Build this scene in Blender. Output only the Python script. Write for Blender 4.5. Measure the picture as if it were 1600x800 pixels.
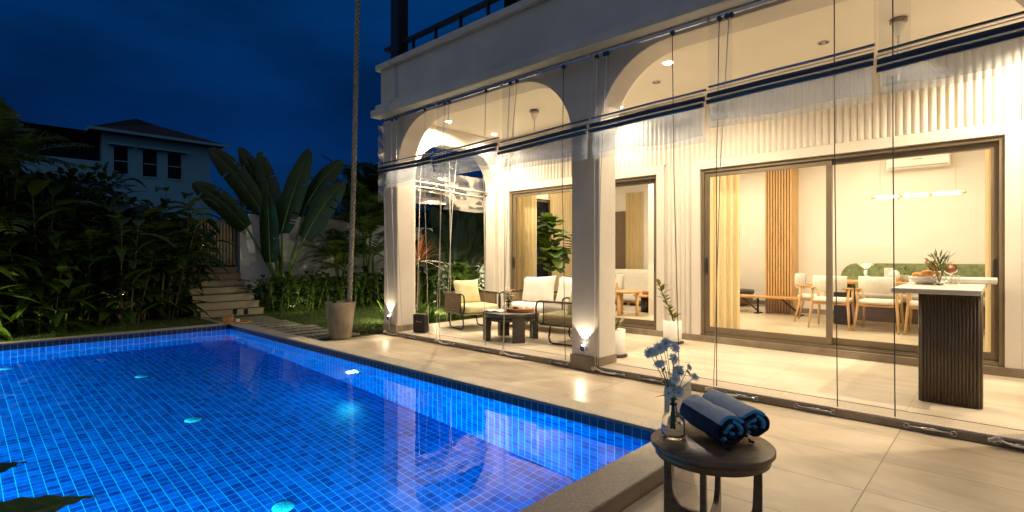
import bpy, math, random
from mathutils import Vector, Matrix, Euler, noise as mnoise
for o in list(bpy.data.objects): bpy.data.objects.remove(o)
R = math.radians
rnd = random.Random(7)
S = bpy.context.scene
COL = S.collection
# ---------------- camera, world, exposure ----------------
cd = bpy.data.cameras.new('camera'); cam = bpy.data.objects.new('camera', cd); COL.objects.link(cam)
cam.location = (0, 0, 1.36); cam.rotation_euler = (R(90), 0, R(43.25))
cd.sensor_width = 36; cd.lens = 820/1600*36; cd.shift_y = -1/1600; cd.clip_start = 0.05; cd.clip_end = 600
S.camera = cam
W = bpy.data.worlds.new('World'); S.world = W; W.use_nodes = True
wn = W.node_tree.nodes; wl = W.node_tree.links; wn.clear()
wo = wn.new('ShaderNodeOutputWorld'); wb = wn.new('ShaderNodeBackground'); wl.new(wb.outputs[0], wo.inputs[0])
tc = wn.new('ShaderNodeTexCoord'); sx = wn.new('ShaderNodeSeparateXYZ'); wl.new(tc.outputs['Generated'], sx.inputs[0])
wr = wn.new('ShaderNodeValToRGB'); wl.new(sx.outputs[2], wr.inputs[0])
e = wr.color_ramp.elements; e[0].position = 0.0; e[0].color = (.003, .026, .085, 1); e[1].position = .75; e[1].color = (.0004, .019, .085, 1)
e2 = e.new(.2); e2.color = (.0005, .017, .085, 1); e3 = e.new(.42); e3.color = (.0004, .025, .11, 1)
nz = wn.new('ShaderNodeTexNoise'); nz.inputs['Scale'].default_value = 2.2; nz.inputs['Detail'].default_value = 5
mp = wn.new('ShaderNodeMapping'); mp.inputs['Scale'].default_value = (1, 1, 3.2); wl.new(tc.outputs['Generated'], mp.inputs[0]); wl.new(mp.outputs[0], nz.inputs[0])
nr = wn.new('ShaderNodeMapRange'); nr.inputs[1].default_value = .35; nr.inputs[2].default_value = .7; nr.inputs[3].default_value = .66; nr.inputs[4].default_value = 1.42
wl.new(nz.outputs[0], nr.inputs[0])
wm = wn.new('ShaderNodeMix'); wm.data_type = 'RGBA'; wm.blend_type = 'MULTIPLY'; wm.inputs[0].default_value = 1
wl.new(wr.outputs[0], wm.inputs[6]); wl.new(nr.outputs[0], wm.inputs[7]); wb.inputs[1].default_value = 1.0
# pale glow added to the unseen sky behind the camera, to brighten the fascia
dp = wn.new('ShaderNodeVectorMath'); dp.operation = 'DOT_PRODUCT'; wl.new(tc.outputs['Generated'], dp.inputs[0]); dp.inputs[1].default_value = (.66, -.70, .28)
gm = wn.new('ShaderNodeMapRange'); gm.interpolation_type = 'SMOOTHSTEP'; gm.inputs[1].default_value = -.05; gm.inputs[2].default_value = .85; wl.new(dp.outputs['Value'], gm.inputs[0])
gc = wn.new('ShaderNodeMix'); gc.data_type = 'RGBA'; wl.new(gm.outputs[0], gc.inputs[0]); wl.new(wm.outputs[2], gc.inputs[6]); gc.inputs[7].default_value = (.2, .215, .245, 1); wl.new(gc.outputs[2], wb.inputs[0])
S.view_settings.view_transform = 'Standard'; S.view_settings.look = 'None'; S.view_settings.exposure = 0; S.view_settings.gamma = 1
S.view_settings.use_curve_mapping = False
cy = S.cycles
S.render.engine = 'CYCLES'
cy.use_denoising = True
try: cy.denoiser = 'OPENIMAGEDENOISE'
except Exception: pass
cy.max_bounces = 10; cy.diffuse_bounces = 4; cy.glossy_bounces = 4; cy.transmission_bounces = 6; cy.transparent_max_bounces = 24
cy.sample_clamp_indirect = 6; cy.sample_clamp_direct = 0; cy.caustics_reflective = False; cy.caustics_refractive = False
cy.use_adaptive_sampling = True; cy.adaptive_threshold = .015
cy.use_light_tree = True

# ---------------- materials ----------------
def newmat(name):
    m = bpy.data.materials.new(name); m.use_nodes = True
    return m, m.node_tree.nodes, m.node_tree.links, m.node_tree.nodes['Principled BSDF']
def pmat(name, col, rough=.6, var=.12, scale=6, bump=0.0, bscale=60, metal=0, spec=.5, stretch=(1, 1, 1), detail=4, col2=None, **kw):
    m, n, l, b = newmat(name)
    tc = n.new('ShaderNodeTexCoord'); mp = n.new('ShaderNodeMapping'); mp.inputs['Scale'].default_value = stretch
    l.new(tc.outputs['Object'], mp.inputs[0])
    nz = n.new('ShaderNodeTexNoise'); nz.inputs['Scale'].default_value = scale; nz.inputs['Detail'].default_value = detail
    l.new(mp.outputs[0], nz.inputs[0])
    cr = n.new('ShaderNodeValToRGB'); cr.color_ramp.elements[0].position = .3; cr.color_ramp.elements[1].position = .7
    c1 = [max(0, c*(1-var)) for c in col]; c2 = list(col2) if col2 else [min(1, c*(1+var)) for c in col]
    cr.color_ramp.elements[0].color = (*c1, 1); cr.color_ramp.elements[1].color = (*c2, 1)
    l.new(nz.outputs[0], cr.inputs[0]); l.new(cr.outputs[0], b.inputs['Base Color'])
    b.inputs['Roughness'].default_value = rough; b.inputs['Metallic'].default_value = metal; b.inputs['Specular IOR Level'].default_value = spec
    if bump:
        n2 = n.new('ShaderNodeTexNoise'); n2.inputs['Scale'].default_value = bscale; n2.inputs['Detail'].default_value = 3
        l.new(mp.outputs[0], n2.inputs[0]); bp = n.new('ShaderNodeBump'); bp.inputs['Strength'].default_value = bump; bp.inputs['Distance'].default_value = .01
        l.new(n2.outputs[0], bp.inputs['Height']); l.new(bp.outputs[0], b.inputs['Normal'])
    for k, v in kw.items(): b.inputs[k.replace('_', ' ')].default_value = v
    return m
def emat(name, col, s):
    m, n, l, b = newmat(name); n.remove(b); e = n.new('ShaderNodeEmission'); e.inputs[0].default_value = (*col, 1); e.inputs[1].default_value = s
    l.new(e.outputs[0], n['Material Output'].inputs[0]); return m
def math_(n, l, op, a, b=None, c=None):
    q = n.new('ShaderNodeMath'); q.operation = op
    for i, v in enumerate((a, b, c)):
        if v is None: continue
        if isinstance(v, (int, float)): q.inputs[i].default_value = v
        else: l.new(v, q.inputs[i])
    return q.outputs[0]
def grid_nodes(n, l, ax, pu, pv, ou, ov, wu, wv):
    """1 on a joint, 0 inside; also the id vector of the cell. ax: two letters of the world axes."""
    g = n.new('ShaderNodeNewGeometry'); s = n.new('ShaderNodeSeparateXYZ'); l.new(g.outputs['Position'], s.inputs[0])
    I = {'x': 0, 'y': 1, 'z': 2}
    u = math_(n, l, 'DIVIDE', math_(n, l, 'SUBTRACT', s.outputs[I[ax[0]]], ou), pu)
    v = math_(n, l, 'DIVIDE', math_(n, l, 'SUBTRACT', s.outputs[I[ax[1]]], ov), pv)
    fu = math_(n, l, 'FRACT', u); fv = math_(n, l, 'FRACT', v)
    lu = math_(n, l, 'LESS_THAN', fu, wu/pu); lv = math_(n, l, 'LESS_THAN', fv, wv/pv)
    line = math_(n, l, 'MAXIMUM', lu, lv)
    cmb = n.new('ShaderNodeCombineXYZ'); l.new(math_(n, l, 'FLOOR', u), cmb.inputs[0]); l.new(math_(n, l, 'FLOOR', v), cmb.inputs[1])
    return line, cmb.outputs[0], g.outputs['Position'], lu, lv
def mixc(n, l, f, a, b, blend='MIX'):
    q = n.new('ShaderNodeMix'); q.data_type = 'RGBA'; q.blend_type = blend
    for i, v in ((0, f), (6, a), (7, b)):
        if isinstance(v, (int, float)): q.inputs[i].default_value = v
        elif isinstance(v, tuple): q.inputs[i].default_value = (*v, 1)
        else: l.new(v, q.inputs[i])
    return q.outputs[2]
def ramp(n, l, src, stops):
    q = n.new('ShaderNodeValToRGB'); els = q.color_ramp.elements
    while len(els) < len(stops): els.new(.5)
    for el, (p, c) in zip(els, stops): el.position = p; el.color = (*c, 1)
    l.new(src, q.inputs[0]); return q.outputs[0]
def tile_pool(name, ax, ou=0, ov=0, cs=((.001, .028, .22), (.002, .07, .42), (.006, .15, .66)), gr=(.12, .66, .85), wk=(.05, .44, .82)):
    m, n, l, b = newmat(name)
    line, cid, pos, lu, lv = grid_nodes(n, l, ax, .077, .077, ou, ov, .0062, .0052)
    wnz = n.new('ShaderNodeTexWhiteNoise'); l.new(cid, wnz.inputs[0])
    nz = n.new('ShaderNodeTexNoise'); nz.inputs['Scale'].default_value = 26; nz.inputs['Detail'].default_value = 2
    mp = n.new('ShaderNodeMapping'); l.new(pos, mp.inputs[0]); mp.inputs['Scale'].default_value = (.25, 1, 1) if ax == 'xy' else (1, 1, 2.4)
    l.new(mp.outputs[0], nz.inputs[0])
    f = math_(n, l, 'ADD', math_(n, l, 'MULTIPLY', wnz.outputs[0], .5), math_(n, l, 'MULTIPLY', nz.outputs[0], .75))
    col = ramp(n, l, f, [(.22, cs[0]), (.52, cs[1]), (.85, cs[2])])
    strong, weak = (lv, lu) if ax == 'xy' else (lu, lv)
    c = mixc(n, l, strong, mixc(n, l, weak, col, wk), gr)
    l.new(c, b.inputs['Base Color']); b.inputs['Roughness'].default_value = .3
    bp = n.new('ShaderNodeBump'); bp.inputs['Strength'].default_value = .3; bp.inputs['Distance'].default_value = .002; bp.invert = True
    l.new(line, bp.inputs['Height']); l.new(bp.outputs[0], b.inputs['Normal'])
    return m
def slab_mat(name, base, ax='xy', pu=2.4, pv=.6, ou=-.6, ov=.0, w=.004, rough=.3, var=.12, vein=(.25, 4, 1), spec=.5):
    m, n, l, b = newmat(name)
    line, cid, pos, lu, lv = grid_nodes(n, l, ax, pu, pv, ou, ov, w, w)
    wnz = n.new('ShaderNodeTexWhiteNoise'); l.new(cid, wnz.inputs[0])
    mp = n.new('ShaderNodeMapping'); l.new(pos, mp.inputs[0]); mp.inputs['Scale'].default_value = vein
    n1 = n.new('ShaderNodeTexNoise'); n1.inputs['Scale'].default_value = 1.6; n1.inputs['Detail'].default_value = 9; n1.inputs['Roughness'].default_value = .62; n1.inputs['Distortion'].default_value = 1.0
    av = n.new('ShaderNodeVectorMath'); av.operation = 'ADD'; l.new(mp.outputs[0], av.inputs[0])
    ms = n.new('ShaderNodeVectorMath'); ms.operation = 'SCALE'; l.new(cid, ms.inputs[0]); ms.inputs['Scale'].default_value = 3.7
    l.new(ms.outputs[0], av.inputs[1]); l.new(av.outputs[0], n1.inputs[0])
    lo = tuple(x*(1-var*1.6) for x in base); hi = tuple(min(1, x*(1+var)) for x in base)
    col = ramp(n, l, n1.outputs[0], [(.3, lo), (.5, base), (.72, hi)])
    tint = math_(n, l, 'ADD', math_(n, l, 'MULTIPLY', wnz.outputs[0], .08), .94)
    col = mixc(n, l, 1.0, col, tint, 'MULTIPLY')
    n3 = n.new('ShaderNodeTexNoise'); n3.inputs['Scale'].default_value = 1.1; n3.inputs['Detail'].default_value = 3; l.new(pos, n3.inputs[0])
    st = ramp(n, l, n3.outputs[0], [(.35, (.76, .74, .7)), (.6, (1, 1, 1))]); col = mixc(n, l, 1.0, col, st, 'MULTIPLY')
    c = mixc(n, l, line, col, tuple(x*.3 for x in base)) if pu < 50 else col
    l.new(c, b.inputs['Base Color']); b.inputs['Specular IOR Level'].default_value = spec
    rr = math_(n, l, 'ADD', math_(n, l, 'MULTIPLY', n3.outputs[0], .22), rough-.1); l.new(rr, b.inputs['Roughness'])
    n2 = n.new('ShaderNodeTexNoise'); n2.inputs['Scale'].default_value = 55; n2.inputs['Detail'].default_value = 3; l.new(pos, n2.inputs[0])
    bp = n.new('ShaderNodeBump'); bp.inputs['Strength'].default_value = .12; bp.inputs['Distance'].default_value = .003
    l.new(n2.outputs[0], bp.inputs['Height']); l.new(bp.outputs[0], b.inputs['Normal'])
    return m
def leafmat(name, c, gloss=.45, tr=.25):
    m, n, l, b = newmat(name)
    oi = n.new('ShaderNodeObjectInfo'); g = n.new('ShaderNodeNewGeometry')
    nz = n.new('ShaderNodeTexNoise'); nz.inputs['Scale'].default_value = 3.0; nz.inputs['Detail'].default_value = 3; l.new(g.outputs['Position'], nz.inputs[0])
    f = math_(n, l, 'ADD', math_(n, l, 'MULTIPLY', g.outputs['Random Per Island'], .6), math_(n, l, 'MULTIPLY', nz.outputs[0], .5))
    col = ramp(n, l, f, [(.15, tuple(x*.5 for x in c)), (.55, c), (.9, (c[0]*1.9, c[1]*1.45, c[2]*1.1))])
    l.new(col, b.inputs['Base Color']); b.inputs['Roughness'].default_value = gloss; b.inputs['Specular IOR Level'].default_value = .4
    t = n.new('ShaderNodeBsdfTranslucent'); l.new(col, t.inputs[0]); mx = n.new('ShaderNodeMixShader'); mx.inputs[0].default_value = tr
    l.new(b.outputs[0], mx.inputs[1]); l.new(t.outputs[0], mx.inputs[2]); l.new(mx.outputs[0], n['Material Output'].inputs[0])
    return m
def wood(name, c, rough=.45, st=(1, 1, 12), var=.3):
    m, n, l, b = newmat(name)
    tc = n.new('ShaderNodeTexCoord'); mp = n.new('ShaderNodeMapping'); l.new(tc.outputs['Object'], mp.inputs[0])
    mp.inputs['Scale'].default_value = tuple(1.0/x for x in st)
    nz = n.new('ShaderNodeTexNoise'); nz.inputs['Scale'].default_value = 40; nz.inputs['Detail'].default_value = 6; nz.inputs['Distortion'].default_value = .6
    l.new(mp.outputs[0], nz.inputs[0])
    col = ramp(n, l, nz.outputs[0], [(.3, tuple(x*(1-var) for x in c)), (.7, tuple(min(1, x*(1+var*.6)) for x in c))])
    l.new(col, b.inputs['Base Color']); b.inputs['Roughness'].default_value = rough
    bp = n.new('ShaderNodeBump'); bp.inputs['Strength'].default_value = .15; bp.inputs['Distance'].default_value = .003; l.new(nz.outputs[0], bp.inputs['Height']); l.new(bp.outputs[0], b.inputs['Normal'])
    return m
def thinglass(name, tint=(1, 1, 1), gl=.06, rough=.0, diff=0.0, dcol=(.7, .75, .85), bump=0, bscale=3, tl=0.0, fres=True, bst=(1, 1, 1), cap=.8):
    m, n, l, b = newmat(name); n.remove(b)
    t = n.new('ShaderNodeBsdfTransparent'); t.inputs[0].default_value = (*tint, 1)
    g = n.new('ShaderNodeBsdfGlossy'); g.inputs['Roughness'].default_value = rough
    last = t.outputs[0]
    if diff or tl:
        d = n.new('ShaderNodeBsdfDiffuse'); d.inputs[0].default_value = (*dcol, 1); tr = n.new('ShaderNodeBsdfTranslucent'); tr.inputs[0].default_value = (*dcol, 1)
        a = n.new('ShaderNodeMixShader'); a.inputs[0].default_value = .5; l.new(d.outputs[0], a.inputs[1]); l.new(tr.outputs[0], a.inputs[2])
        q = n.new('ShaderNodeMixShader'); l.new(last, q.inputs[1]); l.new(a.outputs[0], q.inputs[2])
        nz = n.new('ShaderNodeTexNoise'); nz.inputs['Scale'].default_value = 3; nz.inputs['Detail'].default_value = 4; nz.inputs['Distortion'].default_value = .6
        gg = n.new('ShaderNodeNewGeometry'); l.new(gg.outputs['Position'], nz.inputs[0])
        mr = n.new('ShaderNodeMapRange'); l.new(nz.outputs[0], mr.inputs[0]); mr.inputs[1].default_value = .3; mr.inputs[2].default_value = .75
        mr.inputs[3].default_value = (diff+tl)*.85; mr.inputs[4].default_value = min(1, (diff+tl)*1.18); l.new(mr.outputs[0], q.inputs[0])
        last = q.outputs[0]
    mx = n.new('ShaderNodeMixShader'); l.new(last, mx.inputs[1]); l.new(g.outputs[0], mx.inputs[2])
    if fres:
        fr = n.new('ShaderNodeFresnel'); fr.inputs[0].default_value = 1.45; mn = math_(n, l, 'MINIMUM', math_(n, l, 'MULTIPLY', fr.outputs[0], gl/.04), cap); l.new(mn, mx.inputs[0])
    else: mx.inputs[0].default_value = gl
    if bump:
        nb = n.new('ShaderNodeTexNoise'); nb.inputs['Scale'].default_value = bscale; nb.inputs['Detail'].default_value = 4; nb.inputs['Distortion'].default_value = 1
        gp = n.new('ShaderNodeNewGeometry'); mp = n.new('ShaderNodeMapping'); mp.inputs['Scale'].default_value = bst; l.new(gp.outputs['Position'], mp.inputs[0]); l.new(mp.outputs[0], nb.inputs[0])
        bp = n.new('ShaderNodeBump'); bp.inputs['Strength'].default_value = bump; bp.inputs['Distance'].default_value = .05; l.new(nb.outputs[0], bp.inputs['Height'])
        l.new(bp.outputs[0], g.inputs['Normal'])
    l.new(mx.outputs[0], n['Material Output'].inputs[0]); return m

MT = {}
MT['plaster'] = pmat('plaster', (.68, .63, .56), .75, .07, 1.4, .15, 40, detail=8)
MT['plaster_col'] = pmat('plaster_column', (.62, .58, .53), .75, .1, 1.4, .15, 40, detail=8)
MT['plaster_out'] = pmat('plaster_out', (.5, .53, .58), .8, .14, 1.2, .2, 30, detail=8)
MT['plaster_in'] = pmat('plaster_in', (.82, .79, .73), .7, .03, 2, .05, 40)
MT['ceiling'] = pmat('ceiling_paint', (.86, .81, .72), .8, .03, 1)
MT['skirt'] = slab_mat('skirting_stone', (.27, .22, .16), 'xz', 99, 99, -50, -50, rough=.5, var=.2, vein=(2, 2, 2))
MT['deck'] = slab_mat('deck_tile', (.57, .48, .36), 'xy', 2.4, .6, -.6, .0, .007, .36, var=.16, vein=(.55, 1.5, 1))
MT['terr'] = slab_mat('terrace_tile', (.62, .55, .44), 'xy', 1.2, 1.2, -.6, .6, .003, .42)
MT['infloor'] = slab_mat('indoor_floor', (.56, .49, .37), 'xy', 1.2, 1.2, .1, .2, .003, .3, vein=(.6, 5, 1))
MT['coping'] = pmat('coping_stone', (.45, .39, .31), .6, .25, 90, .25, 160, detail=6)
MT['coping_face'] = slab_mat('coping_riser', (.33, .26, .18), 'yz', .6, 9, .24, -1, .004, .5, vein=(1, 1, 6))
MT['steps'] = slab_mat('step_stone', (.2, .165, .13), 'yz', .6, 99, .3, -50, .004, .6, vein=(2, 2, 2))
MT['stonepath'] = pmat('path_stone', (.3, .27, .22), .7, .2, 14, .3, 60)
MT['concrete'] = pmat('planter_concrete', (.36, .29, .21), .8, .0, 6, .4, 30, stretch=(1, 1, .35), detail=8, col2=(.12, .1, .08))
MT['soil'] = pmat('soil', (.03, .02, .015), .95, .4, 30, .8, 60)
MT['bronze'] = pmat('bronze_frame', (.2, .155, .1), .4, .08, 4, metal=.35)
MT['steel_dark'] = pmat('dark_steel', (.012, .014, .018), .35, .2, 8)
MT['black_metal'] = pmat('black_metal', (.02, .017, .014), .4, .2, 10)
MT['chrome'] = pmat('chrome', (.6, .6, .62), .15, .05, 10, metal=1)
MT['rope'] = pmat('rope_fibre', (.3, .27, .24), .95, .5, 60, .6, 200)
MT['wicker'] = pmat('woven_rope', (.32, .25, .16), .8, .35, 120, .5, 200, stretch=(1, 1, .3))
MT['cushion_y'] = pmat('cushion_yellow', (.66, .6, .36), .9, .07, 12, .2, 200)
MT['cushion_w'] = pmat('cushion_white', (.78, .74, .68), .9, .04, 8, .2, 200)
MT['tablewood'] = wood('brown_table_wood', (.15, .095, .06), .35, (8, 1, 1), .4)
MT['darkwood'] = wood('dark_wood', (.045, .034, .026), .4, (8, 1, 1))
MT['darkwood_v'] = wood('dark_wood_slat', (.1, .07, .045), .34, (1, 1, 12), .2)
MT['oak'] = wood('oak', (.55, .3, .11), .4, (1, 8, 1), .2)
MT['oak_v'] = wood('oak_slat', (.62, .4, .18), .5, (1, 1, 12), .2)
MT['walnut'] = wood('walnut', (.16, .085, .045), .4, (6, 1, 1))
MT['basket'] = pmat('basket', (.4, .17, .05), .8, .3, 80, .5, 90, stretch=(1, 1, 4))
MT['stonetop'] = pmat('stone_worktop', (.6, .56, .5), .3, .06, 6)
MT['white_pot'] = pmat('white_ceramic', (.78, .76, .72), .45, .05, 5, .1, 60)
MT['white_gloss'] = pmat('white_gloss', (.82, .8, .76), .2, .02, 5)
MT['green_fabric'] = pmat('green_velvet', (.2, .25, .12), .9, .3, 18, .2, 150)
MT['grey_fabric'] = pmat('grey_fabric', (.42, .38, .32), .9, .1, 20, .2, 150)
MT['chair_fabric'] = pmat('chair_fabric', (.7, .68, .62), .9, .06, 20, .2, 200)
m, n, l, b = newmat('curtain_linen'); g_ = n.new('ShaderNodeTexNoise'); g_.inputs['Scale'].default_value = 60; q_ = n.new('ShaderNodeTexCoord'); w_ = n.new('ShaderNodeMapping'); w_.inputs['Scale'].default_value = (1, 1, .06); l.new(q_.outputs['Object'], w_.inputs[0]); l.new(w_.outputs[0], g_.inputs[0])
c_ = n.new('ShaderNodeValToRGB'); c_.color_ramp.elements[0].color = (.74, .6, .34, 1); c_.color_ramp.elements[1].color = (.9, .8, .55, 1); l.new(g_.outputs[0], c_.inputs[0]); l.new(c_.outputs[0], b.inputs['Base Color']); b.inputs['Roughness'].default_value = .95
t_ = n.new('ShaderNodeBsdfTranslucent'); l.new(c_.outputs[0], t_.inputs[0]); x_ = n.new('ShaderNodeMixShader'); x_.inputs[0].default_value = .55; l.new(b.outputs[0], x_.inputs[1]); l.new(t_.outputs[0], x_.inputs[2]); l.new(x_.outputs[0], n['Material Output'].inputs[0]); MT['curtain'] = m
MT['bread'] = pmat('bread', (.5, .24, .07), .7, .3, 20, .4, 40)
MT['paper'] = pmat('paper', (.75, .74, .7), .7, .05, 20)
MT['navy'] = pmat('towel_navy', (.004, .009, .04), .95, .4, 90, .8, 300)
MT['towel_l'] = pmat('towel_pale', (.6, .7, .85), .95, .12, 90, .9, 300)
MT['towel_blue_lit'] = pmat('towel_blue_light', (.07, .42, .9), .95, .12, 90, .9, 300)  # bright blue stands in for blue light on the folds and roll ends
MT['petal'] = pmat('petal_blue', (.6, .76, 1.0), .6, .12, 30)
MT['petal_w'] = pmat('petal_white', (.85, .78, .68), .6, .08, 30)
MT['petal_p'] = pmat('petal_peach', (.75, .38, .18), .6, .2, 30)
MT['stem'] = leafmat('stem_green', (.08, .15, .03), .5, .1)
MT['leaf'] = leafmat('leaf_green', (.05, .11, .014), .4)
MT['leaf_dark'] = leafmat('leaf_dark', (.04, .08, .015), .42, .2)
MT['leaf_banana'] = leafmat('leaf_banana', (.016, .036, .008), .38, .2)
MT['leaf_var'] = leafmat('leaf_variegated', (.2, .2, .04), .4)
MT['leaf_copper'] = leafmat('leaf_copper', (.3, .12, .045), .5)
MT['leaf_bright'] = leafmat('leaf_bright', (.08, .16, .02), .4)
MT['bark'] = pmat('bark', (.1, .07, .045), .9, .3, 14, .8, 30, stretch=(1, 1, .3))
MT['soil_grass'] = pmat('lawn_ground', (.02, .04, .008), .95, .35, 5, .9, 70, col2=(.05, .08, .018))
MT['grass'] = leafmat('grass_blade', (.045, .085, .012), .6)
MT['ground'] = pmat('garden_ground', (.018, .02, .01), .95, .4, 2, .6, 20)
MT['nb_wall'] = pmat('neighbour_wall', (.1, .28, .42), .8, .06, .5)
MT['nb_roof'] = pmat('neighbour_roof', (.012, .009, .01), .9, .3, 3, .5, 10)
MT['dark'] = pmat('dark_opening', (.006, .008, .012), .9, .3, 5, spec=.1)
MT['shutter'] = pmat('gate_slat', (.13, .1, .075), .6, .2, 8)
MT['speaker'] = pmat('speaker_cloth', (.02, .018, .016), .75, .3, 300, .4, 600)
MT['gold'] = pmat('gold', (.75, .5, .18), .3, .05, 10, metal=.8)
MT['glass'] = thinglass('window_glass', (.97, .98, .96), .018)
MT['pvc'] = thinglass('clear_pvc', (.95, .96, .98), .02, .03, .012, (.75, .78, .85), bump=.12, bscale=1.6, cap=.07)
MT['pvc_fold'] = thinglass('folded_pvc', (.86, .89, .93), .06, .12, .26, (.72, .78, .88), bump=.6, bscale=3.5, bst=(.5, 1, 4), cap=.22)
MT['pvc_strip'] = thinglass('overlapped_pvc', (.9, .91, .93), .02, .1, .05, (.75, .78, .85), cap=.08)
MT['pvc_side'] = thinglass('side_pvc', (.86, .88, .92), .03, .2, .16, (.72, .75, .82), bump=.3, bscale=5, bst=(1, .7, 3))
MT['bar'] = pmat('navy_tape', (.01, .025, .075), .3, .2, 5, spec=.8)
MT['inlet'] = pmat('inlet_plastic', (.3, .75, .9), .4, .05, 5)
MT['cord_w'] = pmat('cord_white', (.6, .57, .52), .7, .1, 90)
MT['cord_d'] = pmat('cord_dark', (.06, .055, .05), .6, .1, 90)
m, n, l, b = newmat('clear_glass'); b.inputs['Transmission Weight'].default_value = 1; b.inputs['Roughness'].default_value = .0; b.inputs['IOR'].default_value = 1.3; b.inputs['Base Color'].default_value = (.96, .98, .96, 1); MT['cglass'] = m
m, n, l, b = newmat('orange_drink'); b.inputs['Transmission Weight'].default_value = .5; b.inputs['Base Color'].default_value = (.75, .2, .03, 1); b.inputs['Roughness'].default_value = .1; MT['drink'] = m
MT['wine'] = pmat('dark_wine', (.03, .008, .008), .1, .1, 5)
m, n, l, b = newmat('pool_water')
b.inputs['Transmission Weight'].default_value = 1; b.inputs['Roughness'].default_value = 0; b.inputs['IOR'].default_value = 1.333; b.inputs['Base Color'].default_value = (1, 1, 1, 1)
g = n.new('ShaderNodeNewGeometry'); nz = n.new('ShaderNodeTexNoise'); nz.inputs['Scale'].default_value = 1.6; nz.inputs['Detail'].default_value = 2.5; l.new(g.outputs['Position'], nz.inputs[0])
bp = n.new('ShaderNodeBump'); bp.inputs['Strength'].default_value = .018; bp.inputs['Distance'].default_value = .05; l.new(nz.outputs[0], bp.inputs['Height']); l.new(bp.outputs[0], b.inputs['Normal']); MT['water'] = m
DIM_BAND = dict(cs=((.001, .006, .05), (.002, .012, .09), (.004, .025, .16)), gr=(.3, .34, .4), wk=(.3, .34, .4))  # darker copy of the pool tile; weak light above water put into its colour
MT['band_x'] = tile_pool('waterline_tile_long', 'xz', -1.73, .0, **DIM_BAND); MT['band_y'] = tile_pool('waterline_tile_short', 'yz', 3.475, .0, **DIM_BAND)
MT['pool_floor'] = tile_pool('pool_tile_floor', 'xy', -1.73, 3.475)
MT['pool_x'] = tile_pool('pool_tile_long_wall', 'xz', -1.73, .0)
MT['pool_y'] = tile_pool('pool_tile_short_wall', 'yz', 3.475, .0)
MT['em_warm'] = emat('lamp_warm', (1, .72, .4), 14)
MT['em_tube'] = emat('lamp_tube', (1, .86, .6), 9)
MT['em_spot'] = emat('lamp_spot', (1, .9, .72), 90)
MT['em_pool'] = emat('lamp_pool', (.25, .8, 1), 6)
MT['em_wall'] = emat('lamp_wall', (1, .9, .75), 25)

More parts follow.
